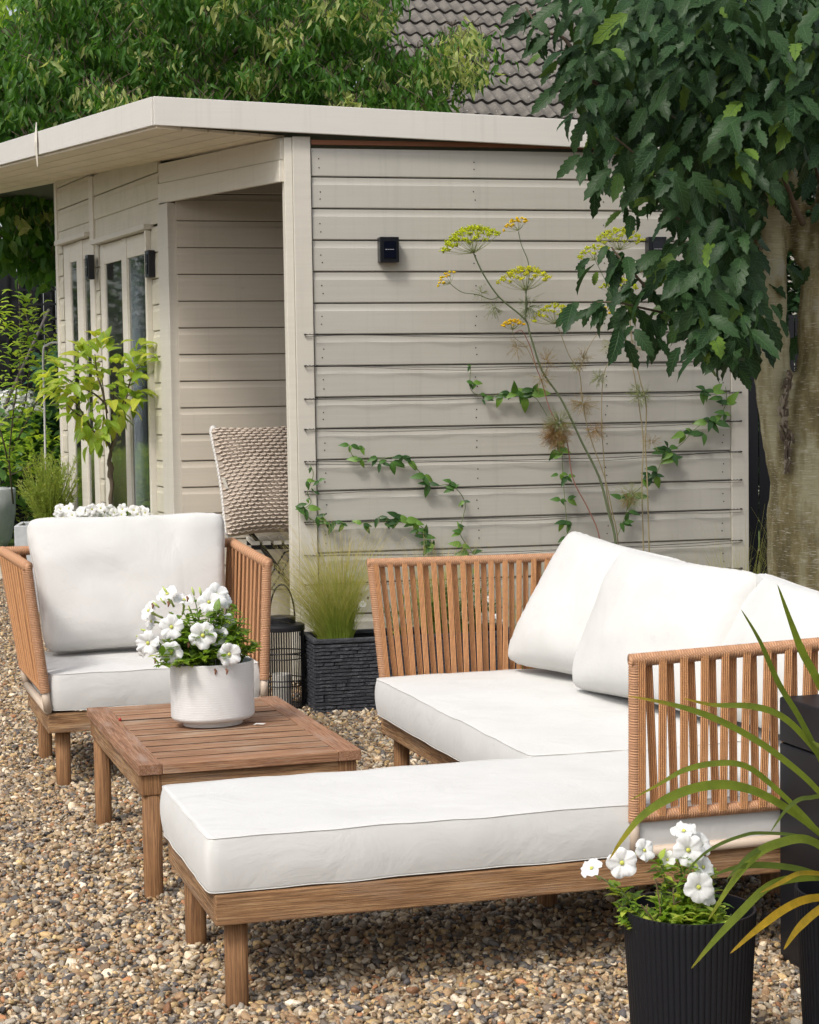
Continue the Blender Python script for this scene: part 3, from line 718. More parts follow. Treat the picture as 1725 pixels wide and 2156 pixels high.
def rope_panel(root, a0, a1, b0, b1, z_rail, out, n, slant=(.22,.80,.22,.94), straps=True, r=.014, posts=(1, 1), w_=.021, leg_to=None, lower=True):
    """a0,a1: bottom ends of the panel (just above the wood frame); b0,b1: top ends; out: outward horizontal normal"""
    a0, a1, b0, b1, out = V(a0), V(a1), V(b0), V(b1), V(out).normalized()
    f = (z_rail-a0.z)/(b0.z-a0.z); c0, c1 = a0.lerp(b0, f), a1.lerp(b1, f)
    for on, a, c_, b in ((posts[0], a0, c0, b0), (posts[1], a1, c1, b1)):
        if not on: continue
        MB().tube([a, c_.lerp(a, .02)], r*.92, 14).build('bare_post', tube_beige, root, smooth=True)
        ridged(MB(), [c_.lerp(a, .12), b], r*1.12).build('wrapped_post', rope, root, smooth=True)
    d = (b1-b0).normalized()
    ridged(MB(), [b0-d*r*.9, b1+d*r*.9], r*1.15).build('top_rail', rope, root, smooth=True)
    if lower: ridged(MB(), [c0+d*r, c1-d*r], r*1.02).build('lower_rail', rope, root, smooth=True)
    MB().tube([a0, a1], r*.95, 14).build('base_tube', tube_beige, root, smooth=True)
    L = (b1-b0).length; sp = L/n
    for i in range(n):
        j_ = random.uniform(-.035,.035); t0, t1, ts, tb = [(i+q)/n for q in (slant[0]+j_, slant[1]-j_, slant[2]+random.uniform(-.05,.05), slant[3]+random.uniform(-.06,.06))]
        top = b0.lerp(b1, t0); bot = c0.lerp(c1, ts)
        strapobj(root, top+out*r*.9, bot+out*r*.9, d, out, w_)
        top = b0.lerp(b1, t1); bot = c0.lerp(c1, min(tb, .985))
        strapobj(root, top-out*r*.9, bot-out*r*.9, d, out, w_)

# ================================================================ CORNER SOFA
FR_T, FR_B = .284, .210
OS = V((-.468, 4.406, 0)); AS = .292; MS = Matrix.Translation(OS) @ Matrix.Rotation(AS, 4, 'Z'); MSi = MS.inverted()
sofa = thing('corner_sofa', 'low teak corner sofa with rope panels and long chaise on the gravel', 'sofa', OS, AS)
XB, D1, XF, YE = 1.95, .658, 1.066, 2.325
def rail(root, x0, x1, y0, y1, z0_, z1_, mat, name='frame_rail'): return MB().box(x0, x1, y0, y1, z0_, z1_).build(name, mat, root, bevel=.004)
rail(sofa, .0, XB, .0, .03, FR_B, FR_T, wood_x); rail(sofa, .0, .03, .031, D1, FR_B, FR_T, wood_y)
rail(sofa, .031, XF+.03, D1-.03, D1, FR_B, FR_T-.002, wood_x); rail(sofa, XF, XF+.03, D1+.001, YE, FR_B, FR_T, wood_y)
rail(sofa, XF+.031, XB, YE-.03, YE, FR_B, FR_T, wood_x); rail(sofa, XB-.03, XB, .031, YE-.031, FR_B, FR_T, wood_y)
for i in range(13): rail(sofa, .05+i*.145, .12+i*.145, .031, D1-.031, FR_T-.035, FR_T-.018, wood_y, 'seat_slat')
for x, y in ((.059,.059),(.059,D1-.06),(1.065,.625),(1.71,.52),(XF+.06,YE-.06),(XF+.06,D1+.5),(XB-.06,.06),(XB-.06,YE-.06)):
    leg(MB(), x, y, -.004, FR_B+.03).build('leg', leg_z, sofa, smooth=True)
# near panel (front) and back panel and far arm
rope_panel(sofa, (XF-.005, -.004, FR_T+.014), (XB, -.004, FR_T+.014), (XF-.012, -.03, .785), (XB+.02, -.03, .81), .388, (0,-1,0), 16, slant=(.22,.72,.22,1.02), w_=.0215, posts=(1, 1))
rope_panel(sofa, (XB-.01, .02, FR_T+.014), (XB-.01, YE-.02, FR_T+.014), (XB+.05, .02, .80), (XB+.05, YE, .80), .388, (1,0,0), 40, w_=.0215, posts=(0, 0))
rope_panel(sofa, (XF+.02, YE-.012, FR_T+.014), (XB-.02, YE-.012, FR_T+.014), (XF-.025, YE+.01, .835), (XB+.04, YE+.01, .825), .375, (0,-1,0), 17, w_=.0205)
box_cushion('chaise_cushion', 'long cream seat cushion on the near chaise end of the corner sofa', -.014, 1.86, .004, .668, .291, .421, MS, seed=1)
box_cushion('seat_cushion', 'cream seat cushion in front of the three back cushions of the corner sofa', XF-.03, 1.86, .674, 2.28, .291, .424, MS, seed=5, sag=.004)
GP = 'cream back cushions leaning on the corner sofa'
pillow('back_cushion', 'cream cushion at the far end of the corner sofa, against the rope arm', [(1.53,2.25,.452), (1.74,1.48,.44), (1.92,1.44,.872), (1.825,2.29,.930)], .27, MS, seed=2, group=GP, facing=-1, conc=.022, gusset=.035)
pillow('back_cushion', 'middle cream back cushion of the corner sofa, front of the others', [(1.575,1.70,.430), (1.71,.86,.44), (1.86,.83,.895), (1.755,1.62,.918)], .28, MS, seed=3, group=GP, facing=-1, conc=.022, gusset=.035)
pillow('back_cushion', 'nearest cream back cushion behind the rope panel and the spiky leaves', [(1.77,1.02,.435), (1.77,.22,.435), (1.92,.18,.85), (1.93,1.0,.885)], .26, MS, seed=4, group=GP, facing=-1, conc=.022, gusset=.035)

# ================================================================ ARMCHAIR
OA = V((-1.351, 7.023, 0)); AA = .303; MA = Matrix.Translation(OA) @ Matrix.Rotation(AA, 4, 'Z'); W2, D2 = .82, .70
chair = thing('armchair', 'teak armchair with rope sides standing left of the coffee table', 'armchair', OA, AA)
rail(chair, 0, W2, 0, .03, FR_B, FR_T, wood_x); rail(chair, 0, .03, .031, D2-.031, FR_B, FR_T, wood_y); rail(chair, W2-.03, W2, .031, D2-.031, FR_B, FR_T, wood_y); rail(chair, 0, W2, D2-.03, D2, FR_B, FR_T, wood_x)
for i in range(5): rail(chair, .05+i*.15, .12+i*.15, .031, D2-.032, FR_T-.035, FR_T-.018, wood_y, 'seat_slat')
for x, y in ((.059,.059),(.059,D2-.06),(W2-.06,.06),(W2-.06,D2-.06)): leg(MB(), x, y, -.004, FR_B+.03).build('leg', leg_z, chair, smooth=True)
rope_panel(chair, (.0, .0, FR_T+.014), (-.005, D2-.03, FR_T+.014), (-.062, .0, .836), (-.085, D2, .84), .375, (-1,0,0), 9, r=.0165, w_=.03)
rope_panel(chair, (W2, .0, FR_T+.014), (W2+.005, D2-.03, FR_T+.014), (W2+.022, .0, .812), (W2+.035, D2, .84), .375, (1,0,0), 9, r=.0165, w_=.03)
rope_panel(chair, (.0, D2-.01, FR_T+.014), (W2, D2-.01, FR_T+.014), (-.085, D2, .84), (W2+.035, D2, .84), .375, (0,1,0), 14, r=.0165, posts=(0,0))
box_cushion('seat_cushion', 'cream seat cushion of the armchair, partly behind the white flower pot', .015, W2-.015, .0, .66, .295, .432, MA, seed=9)
pillow('back_cushion', 'large cream back cushion standing upright in the armchair', [(.05,.50,.44), (W2-.03,.50,.44), (W2+.0,.66,.972), (-.002,.66,.972)], .21, MA, seed=6, group=None, facing=1, conc=.014, gusset=.085, n=34)

# ================================================================ COFFEE TABLE
OT = V((-.789, 5.428, 0)); AT = .301; MT = Matrix.Translation(OT) @ Matrix.Rotation(AT, 4, 'Z'); TW, TD, TZ = .665, 1.085, .397
table = thing('coffee_table', 'weathered reddish teak slatted coffee table between armchair and sofa', 'coffee table', OT, AT)
for x0 in (.0, TW-.07): MB().box(x0, x0+.07, 0, TD, TZ-.033, TZ+random.uniform(-.0004,.0004)).build('end_board', top_y, table, bevel=.003)
nsl = 11; sw = (TD)/nsl
for i in range(nsl):
    MB().box(.0705, TW-.0705, i*sw+(.0 if i == 0 else .0055), (i+1)*sw-(.0 if i == nsl-1 else .0055), TZ-.032, TZ-.0012-random.uniform(0, .0022)).build('slat', top_x, table, bevel=.002)
for (x0, x1, y0, y1, mt) in ((.06, TW-.06, .012, .03, wood_x), (.06, TW-.06, TD-.03, TD-.012, wood_x), (.012, .03, .06, TD-.06, wood_y), (TW-.03, TW-.012, .06, TD-.06, wood_y)):
    MB().box(x0, x1, y0, y1, TZ-.100, TZ-.0335).build('apron', mt, table, bevel=.003)
for x in (.04, TW-.04):
    for y in (.04, TD-.04):
        MB().box(x-.03, x+.028, y-.03, y+.03, TZ-.094, TZ-.034).build('leg_block', leg_z, table, bevel=.004)
        leg(MB(), x+.003, y, -.004, TZ-.094, .027).build('leg', leg_z, table, smooth=True)
for yy in (.33, .72): rail(table, .031, TW-.031, yy, yy+.05, TZ-.055, TZ-.034, wood_x, 'cross_rail')
b = atz(253, 1518, TZ); bm = MB(); bm.lathe([(.0001,0),(.004,.001),(.0055,.005),(.004,.009),(.0001,.0105)], 12)
tag(bm.build('berry', Mat('red_berry', (.35,.02,.015), .3).m, smooth=True, loc=b), 'tiny red berry lying on the coffee table near its left board', 'berry')
b = atz(546, 1526, TZ+.001); bm = MB(); bm.add([(-.02,0,.0),(-.006,-.008,.004),(.012,-.006,.002),(.022,.003,.004),(.006,.008,.001),(-.01,.006,.005)], [(0,1,2,3,4,5)])
tag(bm.build('fallen_petal', petal_m, loc=b), 'white fallen petal on the table right of the flower pot', 'petal')
bb = atz(1090, 1715, .005)

gap_dirt = Mat('dark_slat_edge', (.045,.025,.015), .95).m      # darker side faces in the joints between the slats
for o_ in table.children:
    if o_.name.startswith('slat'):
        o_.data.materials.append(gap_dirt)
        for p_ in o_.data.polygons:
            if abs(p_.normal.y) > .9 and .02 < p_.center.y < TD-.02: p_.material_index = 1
# ================================================================ FLOWERS
def flower_mesh(name, ruff, seed):
    m = MB(); n = 40; rings = [(.002, -.014), (.0035, -.004), (.010, .0), (.020, .003), (.0265, .0025), (.030, .000)]
    rnd = random.Random(seed); ph = rnd.uniform(0, 6); vs = []; uv = []
    for r_, z_ in rings:
        for k in range(n):
            a = 2*pi*k/n
            lob = 1-.17*(r_/.03)**2*(abs(cos(2.5*a+ph)))**8-.02*sin(10*a+ph)*(r_/.03)**2
            zz = z_+ruff*(r_/.03)**2*(sin(5*a+ph)*.6+sin(9*a+ph*2)*.5+.5*sin(17*a+ph))
            vs.append((r_*lob*cos(a), r_*lob*sin(a), zz)); uv.append((r_/.03, k/n))
    fs = [(i*n+k, i*n+(k+1) % n, (i+1)*n+(k+1) % n, (i+1)*n+k) for i in range(len(rings)-1) for k in range(n)]
    m.add(vs, fs, uv, .5); return m.mesh(name, petal_m, True)
FLW = [flower_mesh('flower', r_, i) for i, r_ in enumerate((.0035, .005, .007, .0045))]
em = MB(); em.lathe([(.0001,.0022),(.0028,.002),(.0045,-.001)], 10); EYE = em.mesh('flower_eye', flower_eye, True)
cm = MB(); cm.tube([(0,0,-.010),(0,0,-.02),(.001,0,-.034),(.003,0,-.046)], [.006,.0035,.0026,.0032], 8); CAL = cm.mesh('flower_tube', calyx_m, True)
def flower(root, pos, nrm, s=1.0, k=None):
    k = random.randrange(4) if k is None else k; nrm = V(nrm).normalized()
    M = frame(pos, nrm.orthogonal() if abs(nrm.z) > .95 else nrm.cross(V((0,0,1))), nrm, s) @ Matrix.Rotation(random.uniform(0, 6.28), 4, 'Z')
    f = inst('flower', FLW[k], root, M); inst('flower_eye', EYE, f); inst('flower_tube', CAL, f); return f
# leaf templates (length 1 along x, unit)
def leaf_tpl(n=3, w_=.34, droop=.25, fold=.10, pw=.8):
    vs = []; uv = []; 
    for i in range(n+1):
        t = i/n; h = w_*.5*sin(pi*min(1, max(0, t))**pw)**.9 if 0 < i < n else 0.0
        z = -droop*t*t
        vs += [(t, -h, z-fold*0+h*fold*2), (t, 0, z), (t, h, z+h*fold*2)]; uv += [(t, -1), (t, 0), (t, 1)]
    fs = []
    for i in range(n):
        a = i*3; fs += [(a, a+3, a+4, a+1), (a+1, a+4, a+5, a+2)]
    return vs, fs, uv
def rand_dir(): 
    z = random.uniform(-1, 1); a = random.uniform(0, 2*pi); r_ = math.sqrt(1-z*z); return V((r_*cos(a), r_*sin(a), z))
def petunia_green(root, base, spread, height, n=260, seed=0, ls=.022, lean=None, stems=26, mat=petunia_leaf):
    rnd = random.Random(seed); sc_ = Scatter(*leaf_tpl(3, .55, .3, .15)); sm = MB()
    for i in range(stems):
        a = rnd.uniform(0, 6.28); rr = spread*math.sqrt(rnd.random()); tip = V(base)+V((rr*cos(a)*1.0, rr*sin(a)*.8, height*rnd.uniform(.35, 1)*(1-.35*(rr/spread)**2)))
        if lean: tip += V(lean)*rnd.random()
        b_ = V(base)+V((rr*.35*cos(a), rr*.3*sin(a), 0)); md = b_.lerp(tip, .5)+V((0, 0, .02))
        pth = smooth_path([b_, md, tip], 4); sm.tube(pth, .0018, 5)
        for j in range(n//stems):
            t = rnd.uniform(.25, 1); p_ = pth[min(int(t*(len(pth)-1)), len(pth)-1)]
            d = rand_dir(); d.z = abs(d.z)*.4+.05
            sc_.put(frame(p_, d, (0,0,1), ls*rnd.uniform(.6, 1.35)), rnd.uniform(.0, .75)**1.3+(.3 if rnd.random() < .12 else 0))
    sm.build('stem', stem_green, root, smooth=True, kind='stuff'); sc_.build('foliage', mat, root)

# ---- white ribbed pot with petunias on the table
pc = MT @ V((.34, .60, TZ)); PR = AT+.16
pot_w = Mat('white_glazed_ceramic', (.76,.76,.75), .32)
pw_ = pot_w.n('TexWave'); pw_.bands_direction = 'Z'; pw_.inputs['Scale'].default_value = 95; pw_.inputs['Distortion'].default_value = 1.2; pw_.inputs['Detail'].default_value = 1; pot_w.l(pot_w.coord((1,1,1)), pw_.inputs['Vector'])
pot_w.bump(pw_.outputs['Fac'], .6, .003)
prof = [(.108,.020),(.118,.026),(.121,.034),(.122,.20)]
pp = [(.137*1.0*(.996 if i % 2 else 1.004)*(1+.0), .034+(.166)*i/56) for i in range(57)]
wp = thing('flower_pot', 'white ribbed oval ceramic pot on the coffee table', 'flower pot', pc, PR)
m = MB(); m.lathe([(.0001,.018),(.112,.018),(.128,.020),(.135,.028)]+pp+[(.136,.2035),(.132,.2045),(.1295,.2005),(.127,.17),(.125,.15)], 72, sy=.80); m.build('body', pot_w.m, wp, smooth=True)
m = MB(); m.lathe([(.0001,.0),(.095,.0),(.098,.003),(.098,.018)], 60, sy=.80); m.build('foot', pot_w.m, wp, smooth=True)
m = MB(); m.lathe([(.126,.165),(.0001,.170)], 40, sy=.80); m.build('soil', soil_m, wp, smooth=True)
pl = thing('petunia', 'white petunias in full bloom spilling from the white pot on the table', 'petunia', (0,0,0))
petunia_green(pl, pc+V((0,0,.185)), .15, .24, 1300, 3, .036, lean=(-.03,-.03,.0), stems=80)
petunia_green(pl, pc+V((-.05,-.05,.185)), .13, .12, 520, 5, .034, lean=(-.03,-.05,-.02), stems=30)
petunia_green(pl, pc+V((.07,.0,.19)), .07, .08, 140, 8, .026, lean=(.03,-.0,.02), stems=12)
yc = pc.y
for px, py, dy, nx, ny_, nz_, s in ((361,1320,-.09,-.05,-1,.15,1.35),(311,1354,-.10,-.25,-1,.1,1.35),(361,1374,-.12,0,-1,-.05,1.25),(427,1338,-.12,.05,-1,.1,1.5),(459,1338,-.08,.3,-1,.15,1.15),
    (483,1378,-.11,.15,-1,-.05,1.3),(440,1267,-.05,.05,-1,.35,1.25),(456,1252,.0,.35,-1,.3,1.3),(478,1308,-.03,.4,-1,.3,.9),(352,1249,.0,-.35,-.5,.9,1.25),(388,1262,.02,.1,-.4,1,1.2),(312,1285,-.02,-.8,-.5,.6,1.25),
    (318,1308,.02,-.7,-.5,.2,1.0),(298,1366,-.06,-.9,-.6,-.1,.95),(470,1262,.03,.5,-.6,.5,1.1)):
    q = aty(px, py, yc+dy); flower(pl, q, (nx, ny_, nz_), s)
m = MB()
for px, py, dy in ((340,1262,-.02),(325,1270,-.03),(355,1262,0),(345,1238,0),(405,1240,0),(466,1292,-.02),(470,1285,.02),(421,1240,.03),(497,1310,.0),(300,1326,-.05),(290,1340,-.03),(398,1280,-.04),(502,1325,0),(431,1372,-.1)):
    q = aty(px, py, yc+dy); d = (q-(pc+V((0,0,.23)))).normalized(); m.tube([q-d*.022, q-d*.008, q+d*.006], [.0022,.0045,.002], 7)
m.build('bud', calyx_m, pl, smooth=True, kind='stuff')
m = MB()
for px, py, dy in ((320,1270,-.05),(393,1255,-.03),(353,1266,-.06),(395,1352,-.13),(476,1408,-.12),(452,1408,-.11),(325,1385,-.1)):
    q = aty(px, py, yc+dy); m.tube([q, q+V((.004,0,-.008)), q+V((.002,-.002,-.018))], [.003,.0045,.002], 6)
m.build('withered_bloom', Mat('withered_brown', (.20,.09,.05), .8).m, pl, smooth=True, kind='stuff')
# ================================================================ LANTERN
ln = thing('lantern', 'tall black wire lantern with a white candle between armchair and stone trough', 'lantern', (-.598, 8.82, 0))
R_, HT = .098, .375
for k in range(52):
    a = 2*pi*k/52; m = MB(); m.tube([(R_*cos(a), R_*sin(a), .01), (R_*cos(a), R_*sin(a), HT)], .0026, 5, cap=False); m.build('wire_bar', black_metal, ln)
for z in (.012, .11, .135, .235, .262):
    m = MB(); m.tube([((R_+.002)*cos(2*pi*k/48), (R_+.002)*sin(2*pi*k/48), z) for k in range(49)], .003, 6, cap=False); m.build('hoop', black_metal, ln, smooth=True)
MB().box(R_-.012, R_+.002, -.02, .02, .0, HT).build('side_plate', black_metal, ln)
m = MB(); m.lathe([(.0001,HT+.022),(.075,HT+.022),(R_+.004,HT+.016),(R_+.006,HT+.006),(R_+.006,HT-.012),(R_-.001,HT-.012),(.0001,HT-.010)], 48); m.build('lid', black_metal, ln, smooth=False)
m = MB(); m.lathe([(.062,HT+.018),(.062,HT+.048),(.058,HT+.052),(.05,HT+.052),(.0001,HT+.050)], 40); m.build('chimney', black_metal, ln)
m = MB(); m.tube([(.058*cos(pi-pi*k/24)*1.0, -.0, HT+.045+.155*sin(pi*k/24)) for k in range(25)], .0042, 8, flat=2.2); hd = m.build('handle', black_metal, ln, smooth=True); 
m = MB(); m.lathe([(.0001,.001),(R_-.004,.001),(R_-.004,.010),(.0001,.010)], 40); m.build('base', black_metal, ln)
cd = thing('candle', 'white pillar candle standing inside the black lantern', 'candle', (-.605, 8.80, .011))
m = MB(); m.lathe([(.0001,0),(.044,0),(.045,.003),(.045,.148),(.042,.151),(.0001,.140)], 32); m.build('wax', Mat('candle_wax', (.75,.72,.66), .5).m, cd, smooth=False)
MB().tube([(0,0,.14),(.001,0,.156)], .0012, 5).build('wick', Mat('wick', (.03,.03,.03), .9).m, cd)
# ================================================================ STONE TROUGH
sm_ = Mat('charcoal_slate', (.035,.037,.045), .6)
cc = sm_.ramp(sm_.noise(sm_.coord((1,1,4), loc='rand'), 22, 5, .7), [(.3, (.018,.019,.025)), (.55, (.045,.048,.058)), (.75, (.12,.125,.135))]); sm_.col(cc).bump(sm_.noise(sm_.coord((1,1,2)), 45, 5, .7), .8, .01)
TA = .25; TL, TDp, TH_ = .98, .33, .335
tr = thing('stone_trough', 'charcoal trough of thin layered slate courses planted with grasses', 'planter', (-.445, 8.63, 0), TA)
MB().box(.012, TL-.012, .012, TDp-.012, 0, TH_-.09).build('core', Mat('trough_core', (.012,.012,.015), .9).m, tr)
for a_ in ((0, TL, 0, .03), (0, TL, TDp-.03, TDp), (0, .03, .031, TDp-.031), (TL-.03, TL, .031, TDp-.031)):
    MB().box(a_[0], a_[1], a_[2], a_[3], TH_-.018, TH_+.002).build('rim', sm_.m, tr, bevel=.004)
    MB().box(a_[0]+.009, a_[1]-.009, a_[2]+.009, a_[3]-.009, .0, TH_-.019).build('wall', Mat('trough_wall', (.012,.012,.015), .9).m, tr)
SL = [ ]
for v_ in range(10):
    L = .05+.018*v_; t = .016; mb = MB(); ch = .004
    n_ = 6; vs = []
    rr_ = random.Random(v_)
    for i in range(n_+1):
        x = L*i/n_; o_ = rr_.uniform(.002, .0065); e = .003 if i in (0, n_) else 0
        vs += [(x, .004, 0), (x, -o_+e, .002), (x, -o_*rr_.uniform(.6,1.3)+e, t-.0035), (x, .004, t-.0015)]
    fs = [(i*4+j, i*4+4+j, i*4+5+j, i*4+1+j) for i in range(n_) for j in range(3)]+[(0,1,2,3), (n_*4+3, n_*4+2, n_*4+1, n_*4)]
    mb.add(vs, fs); SL.append((L, mb.mesh('stone', sm_.m)))
cnt = 0; courses = int((TH_-.02)/.0165); stuffm = MB()
for c_ in range(courses):
    for side in (0, 1):
        x = 0.0; Ltot = TL if side == 0 else TDp
        while x < Ltot-.012:
            L, me_ = random.choice(SL); L2 = min(L, Ltot-x)
            M = Matrix.Translation((x, .006, c_*.0165+.001)) if side == 0 else Matrix.Rotation(-pi/2, 4, 'Z') @ Matrix.Translation((x-TDp, .006, c_*.0165+.001))
            M = M @ Matrix.Diagonal((max(L2-.003, .004)/L, 1, random.uniform(.92, 1.04), 1))
            if cnt < 298: inst('stone', me_, tr, M)
            else: stuffm.add([tuple(M @ V(q.co)) for q in me_.vertices], [tuple(f.vertices) for f in me_.polygons])
            cnt += 1; x += L2
if stuffm.v: stuffm.build('stone', sm_.m, tr, kind='stuff')
MB().box(.03, TL-.03, .03, TDp-.03, TH_-.12, TH_-.045).build('soil', soil_m, tr)
MTR = Matrix.Translation((-.445, 8.63, 0)) @ Matrix.Rotation(TA, 4, 'Z')
# ---- feather grasses
def grass(name, label, base, n, h, spread, seed, rb=.05, lean=(0,0,0), tip_t=.95, w_=.0011, group='clumps of fine feather grass', bot_t=.05, splay=1.0):
    rnd = random.Random(seed); m = MB(); base = V(base)
    for i in range(n):
        a = rnd.uniform(0, 6.28); r0 = rb*math.sqrt(rnd.random()); L = h*rnd.uniform(.35, 1.0)**.8*rnd.uniform(.8,1.12); sp = spread*rnd.random()**.8*splay*1.5
        b_ = base+V((r0*cos(a), r0*sin(a)*.7, 0)); a2 = a+rnd.uniform(-.8, .8)
        d = V((cos(a2), sin(a2)*.8, 0)); P = []
        kk = 7
        droop = rnd.uniform(.0, .35)
        for j in range(kk+1):
            t = j/kk; P.append(b_+V((0,0,1))*L*(t-droop*.4*t**3)+d*sp*(t**1.8)+V(lean)*t*t+V((mn.noise(V((i*3.1,t*2,0))), mn.noise(V((i*1.7,t*2,5))), 0))*.012*t)
        n0 = len(m.v); wv = V((-d.y, d.x, 0)) if rnd.random() < .5 else V((1,0,0))
        ww = w_*rnd.uniform(.7, 1.3)
        for j, p_ in enumerate(P):
            t = j/kk; q = ww*(1-.75*t); m.v.append(tuple(p_-wv*q)); m.v.append(tuple(p_+wv*q)); m.uv += [(0,t),(1,t)]
            tt = bot_t+(tip_t-bot_t)*t**.75*rnd.uniform(.75, 1.1); m.t += [min(1, tt)]*2
        for j in range(kk): m.f.append((n0+2*j, n0+2*j+1, n0+2*j+3, n0+2*j+2))
        if rnd.random() < .45:       # feathery seed head
            for q in range(9):
                p_ = P[-1].lerp(P[-3], rnd.random()); dd = (d*.6+rand_dir()*.7+V((0,0,.6)))*.028; n0 = len(m.v)
                m.v += [tuple(p_), tuple(p_+dd*.5+V((.0008,0,0))), tuple(p_+dd)]; m.uv += [(0,0)]*3; m.t += [min(1, tip_t*rnd.uniform(.8,1))]*3; m.f.append((n0, n0+1, n0+2))
    o = m.build(name, grass_m); tag(o, label, 'ornamental grass', group); return o
q = MTR @ V((.16, .16, TH_-.05))
grass('feather_grass', 'fine feather grass with tawny plumes at the left end of the slate trough', q, 850, .60, .19, 1, .055, lean=(-.01,0,0), w_=.0012)
grass('feather_grass', 'pale arching feather grass spilling left over the black lantern', MTR @ V((.10, .20, TH_-.05)), 420, .48, .24, 2, .03, lean=(-.18,0,0), tip_t=.9, bot_t=.35)
grass('feather_grass', 'thin feather grass behind the middle of the far rope arm', MTR @ V((.62, .22, TH_-.05)), 420, .50, .16, 3, .05, lean=(.02,0,0), bot_t=.2)
q = SH @ V((2.2, -.16, 0)); grass('feather_grass', 'sparse tall grass at the right corner of the summerhouse beside the tree', q, 240, .85, .24, 4, .07, bot_t=.2, tip_t=.75)
q = SH @ V((2.62, -.05, 0)); grass('feather_grass', 'grass growing in the dark gap between summerhouse and tree', q, 180, .85, .2, 5, .06, bot_t=.2, tip_t=.75)
# low daisy plant in the trough
dz = thing('daisy', 'small white daisy plant with green stems in the slate trough', 'daisy', (0,0,0))
rb = MTR @ V((.44, .13, TH_-.05)); scd = Scatter(*leaf_tpl(2, .12, .2, .1)); m = MB(); rnd = random.Random(4)
for i in range(46):
    tip = rb+V((rnd.uniform(-.10,.12), rnd.uniform(-.08,.08), rnd.uniform(.08,.24))); P = smooth_path([rb+V((rnd.uniform(-.03,.03), 0, 0)), rb.lerp(tip, .5)+V((0,0,.02)), tip], 4); m.tube(P, .0011, 4)
    for j in range(9):
        scd.put(frame(P[rnd.randrange(2, len(P))], rand_dir()+V((0,0,.5)), (0,0,1), .035*rnd.uniform(.6,1.3)), rnd.uniform(.1,.6))
m.build('stem', stem_green, dz, kind='stuff'); scd.build('foliage', bush_m, dz)
flower(dz, aty(764, 1272, rb.y-.05), (.1,-.8,.6), .62, 1)
m = MB()
for px, py in ((720,1258),(735,1252),(745,1270),(760,1255),(775,1262)):
    q = aty(px, py, rb.y); m.tube([q, q+V((0,0,.012))], [.004,.005], 7); 
m.build('seed_head', Mat('seed_brown', (.16,.09,.06), .9).m, dz, smooth=True, kind='stuff')
bu = MTR @ V((.70, .15, TH_-.05)); tl_ = thing('trough_plant', 'leafy green plant with small white flowers behind the rope arm in the slate trough', 'plant', (0,0,0)); s_ = Scatter(*leaf_tpl(2, .35, .3, .15)); m = MB(); rnd = random.Random(44)
for i in range(60):
    tip = bu+V((rnd.uniform(-.2,.22), rnd.uniform(-.09,.09), rnd.uniform(.05,.30))); P = smooth_path([bu+V((rnd.uniform(-.12,.12),0,0)), bu.lerp(tip,.5)+V((0,0,.03)), tip], 3); m.tube(P, .0014, 4)
    for j in range(14): s_.put(frame(P[rnd.randrange(1, len(P))], rand_dir()+V((0,0,.4)), (0,0,1), .045*rnd.uniform(.5,1.2)), rnd.random()*.7)
m.build('stem', stem_green, tl_, kind='stuff'); s_.build('foliage', vine_leaf, tl_)
for px, py in ((1047,1298),(1052,1306),(1043,1350),(1048,1378),(1030,1262)): flower(tl_, aty(px, py, bu.y-.08), (.1,-1,.3), .5)
for k_, (u_, n_, h_) in enumerate(((.55,120,.80),(1.02,150,.72),(1.95,110,.75))):
    grass('feather_grass', ('wispy tan grass rising behind the left half of the far rope arm', 'thin grass behind the tips of the sofa cushions, in front of the boards', 'thin pale grass near the right end of the boards behind the middle cushion')[k_], SH @ V((u_, -.30, 0)), n_, h_, .22, 60+k_, .06, bot_t=.4, tip_t=.9)
# ================================================================ BLACK FLUTED POTS
blk = Mat('black_fluted_plastic', (.0075,.008,.011), .5); blk.bump(blk.noise(blk.coord((1,1,1)), 220, 2, .5), .1, .002); blk.b.inputs['Specular IOR Level'].default_value = .3; blk = blk.m
def fluted(label, loc, r0, r1, h):
    r = thing('fluted_pot', label, 'flower pot', loc, group='black fluted pots beside the sofa'); m = MB()
    n = 512; nf = 64
    vs = []; uv = []; prof = [(r0*.97, .0), (r0, .006), (r0+(r1-r0)*.5, h*.5), (r1, h-.012), (r1, h-.004), (r1*.995, h), (r1*.955, h), (r1*.95, h-.05)]
    for j, (rr, z) in enumerate(prof):
        am = .0028 if 0 < j < 5 else .0
        for k in range(n):
            a = 2*pi*k/n; q = rr+am*(abs(sin(a*nf/2))**.7-1); vs.append((q*cos(a), q*sin(a), z)); uv.append((k/n, z))
    fs = [(i*n+k, i*n+(k+1) % n, (i+1)*n+(k+1) % n, (i+1)*n+k) for i in range(len(prof)-1) for k in range(n)]
    m.add(vs, fs, uv); m.build('body', blk, r)
    m = MB(); m.lathe([(r1*.95, h-.045), (.0001, h-.03)], 40); m.build('soil', soil_m, r, smooth=True); return r
P1 = V((.582, 4.0, 0)); fluted('black fluted pot with sparse white petunias in front of the sofa', P1, .122, .141, .352)
P2 = V((.965, 4.06, 0)); fluted('black fluted pot holding the long spiky leaves at the right edge', P2, .125, .145, .372)
